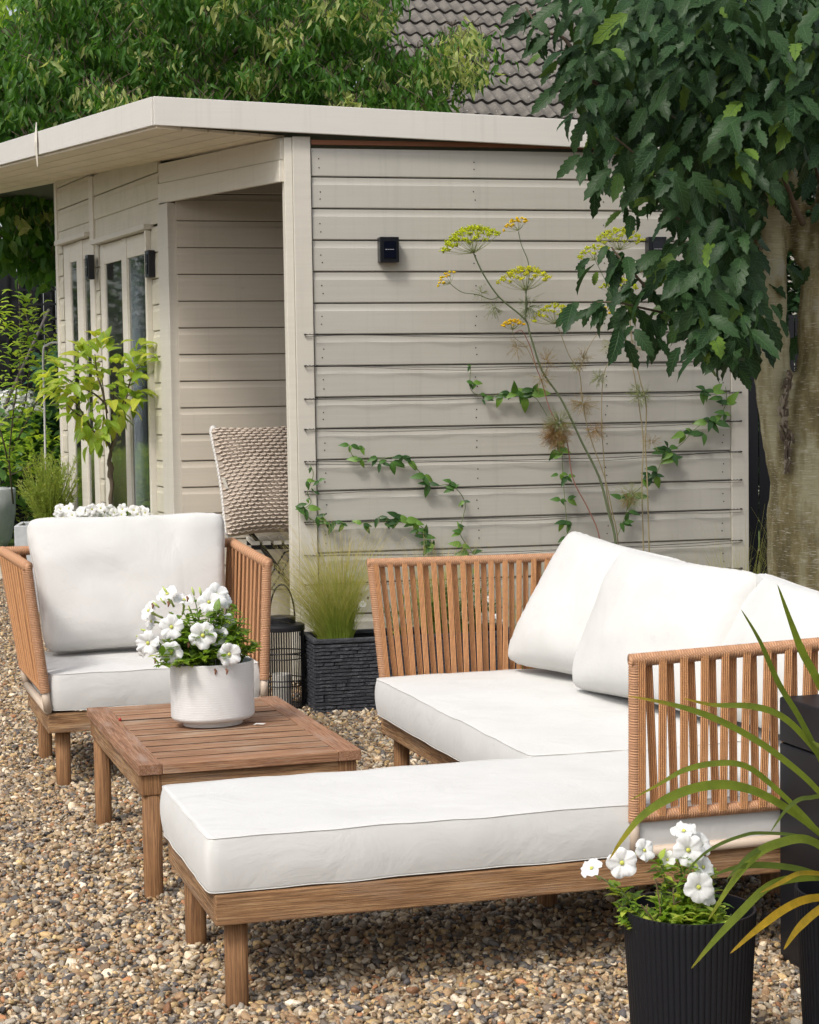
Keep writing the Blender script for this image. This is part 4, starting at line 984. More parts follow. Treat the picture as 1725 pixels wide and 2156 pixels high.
# scraggly petunia
pe = thing('petunia', 'leggy white petunia with yellowing leaves in the black fluted pot', 'petunia', (0,0,0))
y1 = P1.y; sb = P1+V((0,0,.32))
stm = MB(); scp = Scatter(*leaf_tpl(3, .5, .3, .15)); rnd = random.Random(11)
stems = [[(1375,1985),(1345,1920),(1310,1880),(1262,1845)], [(1400,1985),(1395,1900),(1400,1850),(1385,1800)], [(1420,1985),(1420,1900),(1435,1840),(1420,1790)], [(1445,1990),(1450,1920),(1455,1850),(1452,1775)],
    [(1460,1990),(1480,1930),(1490,1890),(1482,1860)], [(1440,1985),(1400,1930),(1392,1880)], [(1350,1965),(1325,1935),(1300,1895)], [(1480,1990),(1500,1950),(1490,1900)], [(1500,1985),(1512,1960),(1540,1925)], [(1380,1985),(1375,1945),(1372,1910)],
    [(1430,1985),(1445,1900),(1490,1850),(1505,1840)], [(1465,1985),(1475,1950),(1450,1905)], [(1400,1980),(1412,1930),(1425,1890)], [(1455,1985),(1440,1930),(1465,1870)]]
for S in stems:
    P = smooth_path([aty(px, py, y1-.02*(i > 0)+rnd.uniform(-.03,.03)) if i else aty(px, 1975, y1-.06) for i, (px, py) in enumerate(S)], 6); stm.tube(P, [.0024-.0010*i/len(P) for i in range(len(P))], 6)
    for j in range(80):
        p_ = P[rnd.randrange(2, len(P)-3)]+rand_dir()*.009; d = rand_dir(); d.z = abs(d.z)*.6
        scp.put(frame(p_, d, (0,0,1), .026*rnd.uniform(.4, 1.4)), min(1, rnd.random()**1.1+.15))
for i in range(150):
    p_ = sb+V((rnd.uniform(-.03,.07), rnd.uniform(-.09,.0), rnd.uniform(.0,.05))); d = rand_dir(); d.z = abs(d.z)*.5
    scp.put(frame(p_, d, (0,0,1), .026*rnd.uniform(.5, 1.4)), min(1, rnd.random()+.1))
stm.build('stem', stem_green, pe, smooth=True, kind='stuff'); scp.build('foliage', petunia_leaf, pe)
for px, py, dy, nx, ny_, nz_, s in ((1310,1817,-.05,-.1,-1,.15,1.12),(1358,1790,-.03,.45,-.7,.4,.85),(1245,1827,-.05,-.5,-.5,.8,.85),(1440,1748,-.02,-.1,-.35,.9,.95),(1450,1790,-.05,.1,-1,.15,1.15),(1478,1775,.0,.55,-.5,.55,.95),
    (1405,1810,.0,-.6,-.7,.2,.7),(1482,1825,-.03,.5,-.6,.5,.95),(1472,1868,-.08,.1,-1,.2,1.1),(1490,1885,-.06,.5,-.6,.3,.8),(1452,1805,-.0,.1,-.8,-.4,.8)):
    flower(pe, aty(px, py, y1+dy), (nx, ny_, nz_), s)
m = MB()
for a_, b_ in (((1385,1985),(1380,1850)),((1402,1990),(1418,1870)),((1395,1985),(1350,1905))):
    P = smooth_path([aty(a_[0], a_[1], y1-.05), aty((a_[0]+b_[0])/2+8, (a_[1]+b_[1])/2, y1-.03), aty(b_[0], b_[1], y1-.04)], 5); m.tube(P, .0018, 5)
    for j in range(10): p_ = random.choice(P); m.tube([p_, p_+rand_dir()*.02], [.0015,.001], 4)
m.build('dead_stem', Mat('dead_stem', (.16,.11,.06), .9).m, pe, kind='stuff')
# ---- strap-leaved plant
sp = thing('spiky_plant', 'crocosmia-like plant with long arching green and yellow strap leaves at right edge', 'plant', (0,0,0))
def strapleaf(pts, w_, tint, tipt=None, y0=4.06, reach=.56, name='leaf'):
    n_ = len(pts); P = smooth_path([aty(px, py, y0-reach*(1-(i/(n_-1)))**1.0*.6-.04) for i, (px, py) in enumerate(pts)]+[P2+V((random.uniform(-.03,.03), random.uniform(-.03,.03), .34))], 7)
    m = MB(); K = len(P); vs = []; uv = []; ts = []
    for i, p_ in enumerate(P):
        t = i/(K-1); tg = (P[min(i+1, K-1)]-P[max(i-1, 0)]).normalized(); view = (p_-V((0,0,CH))).normalized()
        side = tg.cross(V((0,-1,.25))).normalized() 
        hw = w_*.5*min(1, (t*3.2)**.7)*(1 if t < .6 else 1-.45*(t-.6)/.4); fold = side.cross(tg).normalized()*hw*.28
        vs += [p_-side*hw+fold, p_, p_+side*hw+fold]; uv += [(t,-1),(t,0),(t,1)]
        tt = tint if tipt is None else tint+(tipt-tint)*max(0, 1-t*5); ts += [tt]*3
    fs = [(a, a+3, a+4, a+1) for a in range(0, (K-1)*3, 3)]+[(a+1, a+4, a+5, a+2) for a in range(0, (K-1)*3, 3)]
    m.add(vs, fs, uv); m.t = ts; return m.build(name, strap_leaf, sp, smooth=True)
E_ = [(1800,1780)]
strapleaf([(1320,1465),(1400,1480),(1480,1503),(1560,1540),(1640,1592),(1725,1668),(1800,1780)], .0135, .45, 1.)
strapleaf([(1438,1470),(1500,1484),(1580,1487),(1640,1505),(1690,1548),(1740,1615),(1800,1740)], .0135, .45, 1.)
strapleaf([(1560,1282),(1600,1350),(1640,1440),(1685,1515),(1740,1625),(1800,1760)], .012, .25, .3)
strapleaf([(1637,1230),(1665,1310),(1690,1375),(1725,1440),(1780,1560),(1815,1740)], .017, .4, .3)
strapleaf([(1325,1686),(1390,1650),(1440,1622),(1500,1608),(1560,1610),(1610,1640),(1700,1725),(1760,1800)], .012, .5, .7)
strapleaf([(1283,1810),(1310,1768),(1350,1720),(1400,1685),(1450,1663),(1500,1653),(1550,1655),(1610,1675),(1690,1725),(1760,1790)], .019, .45, .95)
strapleaf([(1490,1940),(1540,1860),(1590,1800),(1640,1775),(1700,1768),(1760,1810)], .019, .48, .6)
strapleaf([(1455,2040),(1500,1985),(1560,1920),(1620,1865),(1690,1848),(1760,1855)], .017, .42, .7)
strapleaf([(1537,2008),(1590,1960),(1650,1915),(1700,1893),(1760,1890)], .017, 1., 1.)
strapleaf([(1650,2000),(1680,1955),(1725,1915),(1775,1890)], .017, .95, .95)
strapleaf([(1407,1890),(1462,1817),(1507,1782),(1562,1760),(1602,1754),(1690,1762),(1760,1800)], .007, .1)
strapleaf([(1497,1845),(1555,1825),(1620,1822),(1690,1832),(1765,1860)], .013, .15)
strapleaf([(1622,1753),(1660,1700),(1700,1680),(1760,1700)], .009, .2)
strapleaf([(1600,1880),(1640,1860),(1690,1838),(1760,1850)], .010, .9, .9)
strapleaf([(1710,1560),(1750,1600),(1790,1700)], .016, .4)
strapleaf([(1530,1853),(1580,1800),(1640,1775),(1720,1780)], .012, .12)
# ---- black stepped column box
bc = thing('tall_planter', 'tall matt black square planter with stepped top between sofa and pots', 'planter', MS @ V((1.445, -.285, 0)), AS)
mp = Mat('matt_black_box', (.004,.005,.008), .5).m
MB().box(0, .30, 0, .25, 0, .555).build('lower_box', mp, bc, bevel=.006); MB().box(.0, .30, .02, .25, .558, .672).build('upper_box', mp, bc, bevel=.006)
MB().box(-.012, .012, .05, .24, .0, .3).build('side_flange', mp, bc) if False else None
# ================================================================ PORCH CHAIR AND CUSHION
SZ = .632
bcm = paint('cream_slat_paint', (.66,.63,.56), .08)
bs = thing('bistro_chair', 'folding bistro chair with cream slats and black metal legs inside the porch', 'chair', (-.87, 10.72, .15), .16)
hs = SZ-.15
for i in range(7): MB().box(-.02+i*.062, .026+i*.062, .0, .42, hs-.022, hs).build('seat_slat', bcm, bs, bevel=.002)
for yy in (.03, .37):
    MB().box(-.02, .41, yy, yy+.012, hs-.05, hs-.0225).build('seat_frame', black_metal, bs)
    MB().tube([(-.16, yy, hs+.37), (-.075, yy, hs+.12), (.06, yy, hs-.06), (.36, yy, .0)], .011, 8, flat=.5).build('leg', black_metal, bs)
    MB().tube([(.37, yy+.02, hs-.04), (.20, yy+.02, hs-.10), (-.04, yy+.02, .0)], .011, 8, flat=.5).build('leg', black_metal, bs)
for zz, xx in ((.33, -.155), (.225, -.115)):
    MB().hexa([(xx-.006, -.03, hs+zz-.03), (xx+.012, -.03, hs+zz-.03), (xx+.012, .45, hs+zz-.03), (xx-.006, .45, hs+zz-.03), (xx-.026, -.03, hs+zz+.03), (xx-.008, -.03, hs+zz+.03), (xx-.008, .45, hs+zz+.03), (xx-.026, .45, hs+zz+.03)]).build('back_slat', bcm, bs, bevel=.002)
kc = [aty(474, 1135, 10.66), aty(668, 1126, 10.78), aty(650, 890, 10.95), aty(438, 897, 10.86)]
knit = Mat('knit_ground', (.33,.27,.22), .95); ck = knit.n('TexChecker'); ck.inputs['Scale'].default_value = 260
kw = knit.noise(knit.coord((1,1,1)), 260, 2, .6); knit.col(knit.ramp(kw, [(.35, (.24,.195,.16)), (.6, (.50,.43,.36))])).bump(kw, .8, .004)
kroot, ksurf, KN = pillow('knitted_cushion', 'chunky knitted beige cushion on the bistro chair in the porch', kc, .26, Matrix.Identity(4), gusset=.02, n=26, seed=8, cat='cushion', mat=knit.m, conc=.03, pip=False, facing=1 if (kc[1]-kc[0]).cross(kc[3]-kc[0]).y < 0 else -1)
yarn = Mat('chunky_yarn', (.60,.51,.425), .95); yarn.bump(yarn.noise(yarn.coord((1,1,1)), 300, 2, .6), .5, .003)
m = MB(); NR, NC = 30, 13
for r_ in range(NR):
    for c_ in range(NC):
        u0 = (c_+.5*(r_ % 2)+.04)/(NC+.6); v = (r_+.6)/(NR+.4); u1 = u0+.92/(NC+.6)
        if u1 > .995: continue
        pts = []
        for q in range(6):
            t = q/5; uu = u0+(u1-u0)*t; vv = v-.011*sin(pi*t)*(1 if True else 1)
            pts.append(ksurf(uu, min(.995, max(.006, vv)))+KN*(.0045+.0035*sin(pi*t)))
        m.tube(pts, [.0022, .0048, .0056, .0056, .0048, .0022], 6)
m.build('yarn_loop', yarn.m, kroot, smooth=True, kind='stuff')
m = MB()
for q in range(30):
    t = q/29; p_ = ksurf(.004, t)
    m.tube([p_+V((.004, .012, .0)), p_+V((.006,.05,0))], .020, 8)
m.build('cloth_edge', white_fab, kroot, smooth=True, kind='stuff')

# ================================================================ VINES ON THE WIRES
vt = Scatter(*leaf_tpl(4, .42, .35, .14, .75))
VL = []
for i in range(4):
    vs_, fs_, uv_ = leaf_tpl(5, .40+.05*i, .2+.12*i, .12, .72); mb = MB(); mb.add(vs_, fs_, uv_, (0,.2,.5,.9)[i]); VL.append(mb.mesh('leaf', vine_leaf, True))
def vine(label, pts, leaves, seed, rr=.0019):
    rnd = random.Random(seed); r = thing('climbing_vine', label, 'climbing plant', group='clematis shoots climbing the wires'); r.matrix_basis = SH
    P = smooth_path([wallpt(px, py, .055+.012*sin(i*1.7)) for i, (px, py) in enumerate(pts)], 6)
    MB().tube(P, rr, 5).build('stem', stem_green, r, smooth=True)
    for px, py, s in leaves:
        b_ = wallpt(px, py, .06); k = 3 if s > .7 else 2
        for q in range(k):
            a = rnd.choice((-1, 1))*(.35+q*.8)+rnd.uniform(-.3,.3) if q else rnd.uniform(-.5,.5)
            d = V((sin(a), -rnd.uniform(.1,.5), -cos(a)*rnd.uniform(.4,1)*(1 if rnd.random() < .75 else -.4)))
            M = frame(b_+V((rnd.uniform(-.01,.01),-.004*q,0)), d, V((rnd.uniform(-.3,.3),-1,.45)), .054*s*rnd.uniform(.7,1.3))
            inst('leaf', rnd.choice(VL), r, M)
    return r
vine('vine shoot with small leaves at the far left of the boards near the post', [(653,978),(660,1000),(648,1035),(655,1058),(640,1075),(655,1095)], [(655,985,.5),(645,1012,.7),(668,1012,.6),(660,1035,.6),(650,1050,.4)], 1)
vine('leafy vine running along the seventh wire from the corner post', [(622,1066),(640,1080),(662,1096),(700,1100),(760,1101),(830,1099),(880,1104),(900,1125),(912,1150)], [(622,1066,1.),(645,1070,.9),(665,1088,1.),(685,1100,.9),(705,1100,1.),(720,1102,.8),(765,1103,.9),(795,1090,1.),(812,1102,.9),(838,1088,1.2),(850,1096,1.2),(872,1100,1.),(882,1115,.9),(893,1130,1.),(908,1142,1.),(915,1150,.9)], 2)
vine('vine shoot arching down across the lower boards left of centre', [(735,935),(742,958),(762,967),(800,966),(838,962),(868,978),(890,1000),(912,1022),(945,1020),(965,1033),(980,1060),(975,1090),(968,1120),(985,1150),(1000,1168)], [(738,937,.9),(755,940,.7),(758,968,.9),(795,962,.9),(800,975,.9),(828,972,1.1),(850,960,.9),(862,972,1.),(892,1002,1.2),(905,1018,1.1),(948,1015,.9),(955,1028,.9),(975,1055,.9),(965,1105,.7),(968,1120,.9),(972,1148,1.),(990,1165,1.1)], 3)
vine('short vine with a broad leaf cluster on the third wire', [(992,768),(990,795),(992,820),(1010,832),(1050,832),(1092,830),(1125,836),(1140,855),(1152,875)], [(993,770,.5),(985,803,.7),(1000,806,.7),(1013,828,.6),(1018,840,.9),(1058,832,.9),(1070,826,.9),(1085,828,1.4),(1100,825,1.5),(1112,830,1.5),(1128,822,1.0),(1100,835,1.2)], 4)
vine('vine shoot climbing upright behind the reddish fennel stem', [(1197,1150),(1195,1110),(1190,1060),(1186,1005),(1184,960),(1188,930)], [(1183,935,.9),(1172,945,1.),(1185,952,.8),(1177,998,1.),(1192,1003,1.),(1180,1052,.9),(1196,1050,.9),(1188,1098,1.),(1200,1102,.9),(1195,1130,.9)], 5)
vine('vine rising to the right end of the wires under the tree', [(1300,1130),(1318,1082),(1325,1050),(1345,1030),(1378,1005),(1392,975),(1410,950),(1435,935),(1462,905),(1490,885),(1520,868),(1530,840),(1528,815)], [(1310,1100,1.),(1322,1078,1.1),(1330,1045,1.2),(1310,1050,.9),(1350,1008,1.),(1372,1003,1.2),(1385,988,1.2),(1375,1000,1.1),(1400,948,1.2),(1412,952,1.2),(1418,965,1.1),(1405,942,1.),(1440,912,1.1),(1455,908,1.),(1478,912,1.1),(1492,890,1.2),(1500,888,1.3),(1495,882,1.1),(1525,870,1.1),(1532,850,1.3),(1486,820,1.),(1500,825,1.),(1478,828,.9),(1518,838,1.)], 6)

# ================================================================ FENNEL
def WP(px, py, off): return SH @ wallpt(px, py, off)
tet = ([(0,0,0),(.5,.2,.9),(-.4,.5,.8),(.1,-.5,.85)], [(0,1,2,3)], [(0,0)]*4)
def thread_tuft(root, c, R, n, tint, seed, down=0., name='foliage'):
    rnd = random.Random(seed); m = MB()
    for i in range(n):
        d = V((rnd.gauss(0,1), rnd.gauss(0,.6), rnd.gauss(0,1)-down)).normalized(); L = R*rnd.uniform(.45, 1.1); P = [c+d*R*.1, c+d*L*.5+V((0,0,-.0)), c+d*L+V((rnd.gauss(0,.1),0,rnd.gauss(0,.1)-.15*down))*R]
        m.tube(P, [.0009,.0007,.0004], 3, cap=False, tint=min(1, max(0, tint+rnd.uniform(-.15,.15))))
        for q in range(3):
            b_ = P[1].lerp(P[2], rnd.random()); dd = (d+rand_dir()*.8).normalized()*R*.28
            m.tube([b_, b_+dd], [.0006,.0003], 3, cap=False, tint=min(1, max(0, tint+rnd.uniform(-.15,.15))))
    return m.build(name, fennel_g, root, kind='stuff')
def umbel(root, a, R, axis, tint, seed, rays=24, dens=16, off=.3):
    rnd = random.Random(seed); A = WP(a[0], a[1], off); axis = V(axis).normalized(); e1 = axis.cross(V((0,1,0.1))).normalized(); e2 = axis.cross(e1)
    m = MB(); s_ = Scatter([(0,0,-.3),(.6,.1,.25),(-.35,.55,.25),(-.3,-.55,.3)], [(0,1,2),(0,2,3),(0,3,1),(1,3,2)], [(0,0)]*4)
    for i in range(rays):
        th = (i+.5)/rays; phi = i*2.39996; rr = math.sqrt(th)*1.0
        tip = A+(e1*cos(phi)+e2*sin(phi))*R*rr+axis*R*(.80-.52*rr*rr)
        m.tube([A, A.lerp(tip, .5)-axis*R*.05*rr, tip], [.0011,.0008,.0006], 4, cap=False, tint=.35)
        for j in range(dens):
            d = rand_dir(); q = tip+V((d.x, d.y, d.z*.6))*R*.13*rnd.random()**.5+axis*R*.06
            s_.put(Matrix.Translation(q) @ Quaternion(rand_dir(), rnd.uniform(0,6)).to_matrix().to_4x4() @ Matrix.Diagonal((.0085,)*3+(1,)), min(1, max(0, tint+rnd.uniform(-.2,.2))))
            if j % 3 == 0: m.tube([tip-axis*R*.12*0, q], .0004, 3, cap=False, tint=.3)
    h = m.build('flower_head', fennel_g, root); s_.build('floret', umbel_m, h)
def fennel(label, stems, umbels, tufts, seed):
    r = thing('fennel', label, 'fennel', (0,0,0), group='fennel plants against the side wall')
    for k, (mat_, rad, off, pts) in enumerate(stems):
        P = smooth_path([WP(px, py, off) for px, py in pts], 5); n_ = len(P)
        MB().tube(P, [rad*(.55+.45*i/n_) for i in range(n_)], 7).build('stem', mat_, r, smooth=True)
    for k, (a, R, ax, t, ry, dn) in enumerate(umbels): umbel(r, a, R, ax, t, seed+k, ry, dn)
    for k, (x, y, R, n_, t, dn) in enumerate(tufts): thread_tuft(r, WP(x, y, .3), R, n_, t, seed*3+k, dn)
S1 = [(998,534),(1017,575),(1051,625),(1105,672),(1117,706),(1142,781),(1180,837),(1211,900),(1227,934),(1262,1005),(1282,1080),(1297,1145),(1310,1330)]
fennel('tall fennel with a thick stem slanting left across the boards, bearing yellow umbels',
    [(stem_dark, .0068, .3, S1), (stem_dark, .0028, .3, [(948,597),(973,615),(1005,620),(1033,630),(1051,625)]), (stem_dark, .0035, .31, [(1092,487),(1098,515),(1112,550),(1114,587),(1108,619),(1106,672)]),
     (stem_red, .0038, .29, [(1086,700),(1100,697),(1117,731),(1130,775),(1141,803),(1158,862),(1180,900),(1195,934),(1207,1009),(1240,1074),(1265,1143),(1290,1330)]),
     (stem_dark, .003, .3, [(1106,612),(1110,640),(1106,672)]), (stem_tan, .0022, .3, [(1078,690),(1085,712),(1108,730),(1130,775)])],
    [((998,533), .148, (-.30,0,1), .05, 44, 26), ((1092,485), .070, (-.35,0,.9), .85, 15, 16), ((948,597), .062, (-.8,0,.9), .8, 12, 14), ((1107,612), .135, (-.05,0,1), .35, 36, 18), ((1080,694), .058, (-.1,0,1), 1., 18, 18)],
    [(1012,617,.05,26,.3,.2), (1040,645,.06,44,.25,.8), (1113,645,.075,80,.15,.5), (1090,730,.06,40,.85,.4), (1150,760,.07,36,.85,-.2), (1140,795,.07,40,.8,.3), (1170,908,.085,340,.97,.8), (1178,890,.085,130,.3,.1)], 11)
fennel('slimmer fennel with pale umbel in the middle, its grey tan stems joining low down',
    [(stem_tan, .0034, .27, [(1169,678),(1180,700),(1198,747),(1220,784),(1226,837),(1236,894),(1250,940),(1275,1010),(1290,1080),(1302,1145),(1315,1330)]), (stem_tan, .0022, .27, [(1268,668),(1264,694),(1245,722),(1226,762),(1220,784)]),
     (stem_tan, .0034, .26, [(1305,681),(1287,750),(1270,797),(1267,900),(1270,940),(1278,1040),(1298,1145),(1312,1330)])],
    [((1169,682), .112, (-.25,0,1), .25, 30, 12), ((1267,668), .060, (.1,0,1), .85, 16, 16)],
    [(1226,755,.06,40,.8,-.3), (1222,770,.04,24,.8,.2), (1262,795,.05,60,.3,.2), (1228,848,.08,70,.85,.3), (1253,905,.065,80,.92,.3), (1210,770,.03,20,.4,.2)], 31)
fennel('fennel with two upright stems, its umbels partly hidden by the tree leaves',
    [(stem_tan, .0042, .28, [(1300,530),(1312,570),(1317,619),(1326,669),(1333,731),(1348,800),(1361,853),(1359,934),(1363,1010),(1367,1145),(1372,1330)]), (stem_tan, .0040, .25, [(1298,620),(1314,650),(1317,706),(1336,790),(1348,869),(1355,934),(1352,1010),(1355,1145),(1362,1330)]),
     (stem_dark, .0026, .27, [(1252,545),(1275,590),(1290,620),(1315,650)])],
    [((1304,527), .125, (.0,0,1), .15, 34, 16), ((1252,548), .085, (-.3,0,1), .1, 20, 12), ((1320,565), .045, (0,0,1), .7, 12, 14), ((1302,622), .098, (0,0,1), .1, 26, 14), ((1362,583), .05, (.2,0,1), .8, 10, 10)],
    [(1347,830,.07,90,.3,.1), (1290,725,.06,40,.5,.2), (1340,730,.06,30,.75,.2), (1330,1042,.08,90,.45,.2), (1322,1050,.05,40,.95,.3), (1372,930,.06,30,.85,0)], 51)

# ================================================================ LOBED-LEAF TREE (right)
bark = Mat('smooth_bark', (.2,.17,.1), .75)
bv = bark.coord((1,1,1)); b1 = bark.noise(bark.coord((5,5,1.2)), 1.6, 5, .6); b2 = bark.noise(bark.coord((5,5,120)), 1.3, 6, .7, .4); b3 = bark.noise(bark.coord((16,16,220)), 1.5, 3, .6)
c = bark.ramp(b1, [(.40, (.13,.105,.042)), (.5, (.25,.21,.095)), (.60, (.42,.39,.24))])
c = bark.mix(bark.ramp(b2, [(.34, .28), (.50, 0.)]), c, (.12,.10,.05)); c = bark.mix(bark.ramp(b3, [(.60, 0.), (.645, .9)]), c, (.58,.53,.43))
lich = bark.noise(bark.coord((1,1,.6)), 5, 6, .75); c = bark.mix(bark.ramp(lich, [(.60, 0.), (.68, .6)]), c, (.42,.41,.34)); c = bark.mix(bark.ramp(bark.noise(bark.coord((1,1,.5)), 3.2, 5, .7), [(.28, .5), (.40, 0.)]), c, (.075,.06,.03))
bark.col(c).bump(bark.math('ADD', bark.math('MULTIPLY', b2, 1.3), bark.math('MULTIPLY', b3, 1.8)), .5, .008); bark = bark.m
TY = 8.2
tree = thing('whitebeam_tree', 'twin-stemmed tree with lobed dark green leaves growing behind the corner sofa', 'tree', (aty(1712, 1400, TY).x, TY, 0)); T0 = V(tree.location)
def tp(px, py, dy=0): return aty(px, py, TY+dy)-T0
m = MB()
base = tp(1712, 1300); base.z = -.03
m.tube(smooth_path([base, tp(1712,1250), tp(1712,1100), tp(1716,980), tp(1728,860), tp(1738,740), tp(1738,620), tp(1752,500), tp(1775,380), tp(1790,200), tp(1770,40), tp(1740,-150)], 5), [.215]*1+[.205]*5+[.195]*6+[.185]*5+[.155]*6+[.118]*6+[.108]*8+[.105]*9+[.10]*5+[.085]*5, 22)
ls = smooth_path([tp(1690,1150), tp(1668,1000,.0), tp(1645,900), tp(1628,800,-.01), tp(1621,700), tp(1618,600), tp(1617,480), tp(1612,350), tp(1600,200), tp(1585,50), tp(1570,-100)], 5)
m.tube(ls, [.11-.03*min(1, i/14)-.012*max(0, (i-25)/25) for i in range(len(ls))], 20)
m.tube(smooth_path([tp(1745,590), tp(1712,560), tp(1690,520,.02), tp(1672,440,.02), tp(1655,330), tp(1640,200)], 4), [.06,.055,.05,.045,.04,.036]*3+[.03]*3, 12)
tk = m.build('trunk', bark, tree, smooth=True)
rm = tk.modifiers.new('Remesh', 'REMESH'); rm.mode = 'VOXEL'; rm.voxel_size = .013; rm.use_smooth_shade = True
sm2 = tk.modifiers.new('Smooth', 'SMOOTH'); sm2.iterations = 6; sm2.factor = .5
tx = bpy.data.textures.new('bark_relief', 'CLOUDS'); tx.noise_scale = .09
dp = tk.modifiers.new('Displace', 'DISPLACE'); dp.texture = tx; dp.strength = .018; dp.mid_level = .5
# torn bark seam between the two stems
rnd = random.Random(5); m = MB(); m2 = MB()
for i in range(110):
    t = rnd.random()**1.2; px = 1664-8*sin(t*5)-14*t+rnd.gauss(0, 5.5*(.4+t*(1-t)*2)); py = 790+205*t
    p_ = tp(px, py, -.115-.055*t); d = V((rnd.gauss(0,.25), -.3, 1)).normalized(); a = V((1, rnd.uniform(-.5,.5), 0)); L = rnd.uniform(.010, .030); w_ = rnd.uniform(.003, .009)
    (m if rnd.random() < .55 else m2).hexa([p_-d*L-a*w_*.3, p_-d*L+a*w_*.3, p_-d*L+a*w_*.3+V((0,.02,0)), p_-d*L-a*w_*.3+V((0,.02,0)), p_+d*L-a*w_, p_+d*L+a*w_*.5-V((0,.004,0)), p_+d*L+a*w_+V((0,.02,0)), p_+d*L-a*w_+V((0,.02,0))])
m.build('torn_bark', Mat('torn_bark', (.12,.095,.07), .95).m, tree, kind='stuff'); m2.build('torn_bark', Mat('pale_torn_bark', (.30,.26,.20), .95).m, tree, kind='stuff')
def limb(pts, r0, r1, root=tree, f=tp, mat=branch_m, dy=None):
    P = smooth_path([f(*p) for p in pts], 6); n_ = len(P); return MB().tube(P, [r0+(r1-r0)*i/n_ for i in range(n_)], 8).build('branch', mat, root, smooth=True), P
LB = []
for pts, r0, r1 in (([(1745,420,-.1),(1712,300,-.4),(1687,250,-.6),(1652,165,-.8),(1612,95,-.9),(1580,-20,-1.)], .026, .014), ([(1612,400,0),(1537,417,-.5),(1477,410,-.8),(1412,390,-1.),(1362,345,-1.1),(1297,290,-1.2)], .010, .003),
    ([(1605,300,0),(1480,290,-.6),(1400,240,-.9),(1272,185,-1.1),(1232,150,-1.2),(1187,80,-1.2),(1142,65,-1.2),(1107,15,-1.2)], .013, .003), ([(1620,560,0),(1540,590,-.5),(1470,600,-.8),(1427,660,-1.),(1387,634,-1.1),(1342,584,-1.2),(1302,539,-1.2),(1288,520,-1.2)], .010, .003),
    ([(1615,620,0),(1540,670,-.5),(1440,665,-.9),(1360,650,-1.1),(1300,637,-1.2),(1255,636,-1.2)], .008, .002), ([(1600,150,0),(1500,80,-.6),(1400,20,-.9),(1300,-30,-1.)], .014, .005), ([(1615,520,0),(1560,520,-.6),(1480,480,-.9),(1400,450,-1.)], .009, .003),
    ([(1600,250,.1),(1520,180,.2),(1430,120,.2),(1330,100,.1)], .012, .004), ([(1617,640,-.0),(1560,700,-.4),(1500,740,-.6),(1450,690,-.8)], .008, .003), ([(1690,470,-.1),(1668,420,-.3),(1640,330,-.4),(1650,250,-.5)], .014, .008)):
    LB.append(limb(pts, r0, r1)[1])
# leaf shapes
def sorbus(seed):
    rnd = random.Random(seed); n = 11; m = MB(); vs = []; uv = []; W_ = .205+.03*rnd.random(); cv = rnd.uniform(.1, .45); tw = rnd.uniform(-.12,.12)
    for i in range(n+1):
        t = i/n; env = sin(pi*min(1, t**.85*.98+.02))**.75
        lob = 1.0 if i % 2 else .72
        h = W_*env*lob*(1 if i not in (0, n) else .12); z = -cv*t*t; sweep = .03*(1 if i % 2 else -.01)
        y_ = tw*t*t
        vs += [(t+sweep, y_-h, z+.30*h-(.05*h if i % 2 else -.05*h)), (t, y_, z), (t+sweep, y_+h, z+.30*h-(.05*h if i % 2 else -.05*h))]; uv += [(t,-1),(t,0),(t,1)]
    vs[-3] = vs[-1] = (1.0, tw, -cv)
    fs = []
    for i in range(n):
        a = i*3; fs += [(a, a+3, a+4, a+1), (a+1, a+4, a+5, a+2)]
    return vs, fs, uv
SBV = [sorbus(i) for i in range(8)]
def inpoly(x, y, P):
    c_ = False; j = len(P)-1
    for i in range(len(P)):
        if (P[i][1] > y) != (P[j][1] > y) and x < (P[j][0]-P[i][0])*(y-P[i][1])/(P[j][1]-P[i][1])+P[i][0]: c_ = not c_
        j = i
    return c_
core = [(1330,-60),(1780,-60),(1780,270),(1690,300),(1640,270),(1575,380),(1570,600),(1555,715),(1515,720),(1490,660),(1480,560),(1465,440),(1385,340),(1330,260),(1290,170),(1285,80)]
edge = [(1180,-40),(1330,-40),(1285,80),(1290,170),(1330,260),(1385,340),(1465,440),(1480,560),(1490,660),(1515,720),(1470,710),(1440,560),(1330,410),(1270,340),(1220,230),(1190,80)]
rnd = random.Random(21); leaves = []
def cluster(c, n, L, spread=.05, drop=.7, side=V((-.25,-.55,0))):
    for i in range(n):
        a = rnd.uniform(0, 6.28); d = V((cos(a)*.75, sin(a)*.75, -drop*rnd.uniform(.4,1.5)))+side*rnd.random()
        p_ = c+V((rnd.gauss(0,spread), rnd.gauss(0,spread), rnd.gauss(0,spread*.8)))
        nz = V((-d.x*.4+rnd.gauss(0,.25), -.55+rnd.gauss(0,.25), .75)); leaves.append((frame(p_, d, nz, L*rnd.uniform(.5,1.15)), rnd.choice((.1,.2,.3,.4,.5))+(.45 if rnd.random() < .11 else 0), p_.y))
def sample(poly, k, ylo, yhi, n, L, **kw):
    x0, x1 = min(p[0] for p in poly), max(p[0] for p in poly); y0_, y1_ = min(p[1] for p in poly), max(p[1] for p in poly); c_ = 0
    while c_ < k:
        x, y = rnd.uniform(x0, x1), rnd.uniform(y0_, y1_)
        if not inpoly(x, y, poly): continue
        g_ = mn.noise(V((x/75., y/60., 2.2)))
        if g_ < -.15 and rnd.random() < .8: continue
        cluster(aty(x, y, rnd.uniform(ylo, yhi)-.35*g_)-T0, n, L, **kw); c_ += 1
sample(core, 120, 6.75, 7.25, 5, .135); sample(core, 150, 7.35, 8.0, 6, .135, spread=.08); sample(core, 260, 8.0, 9.0, 7, .15, spread=.12)
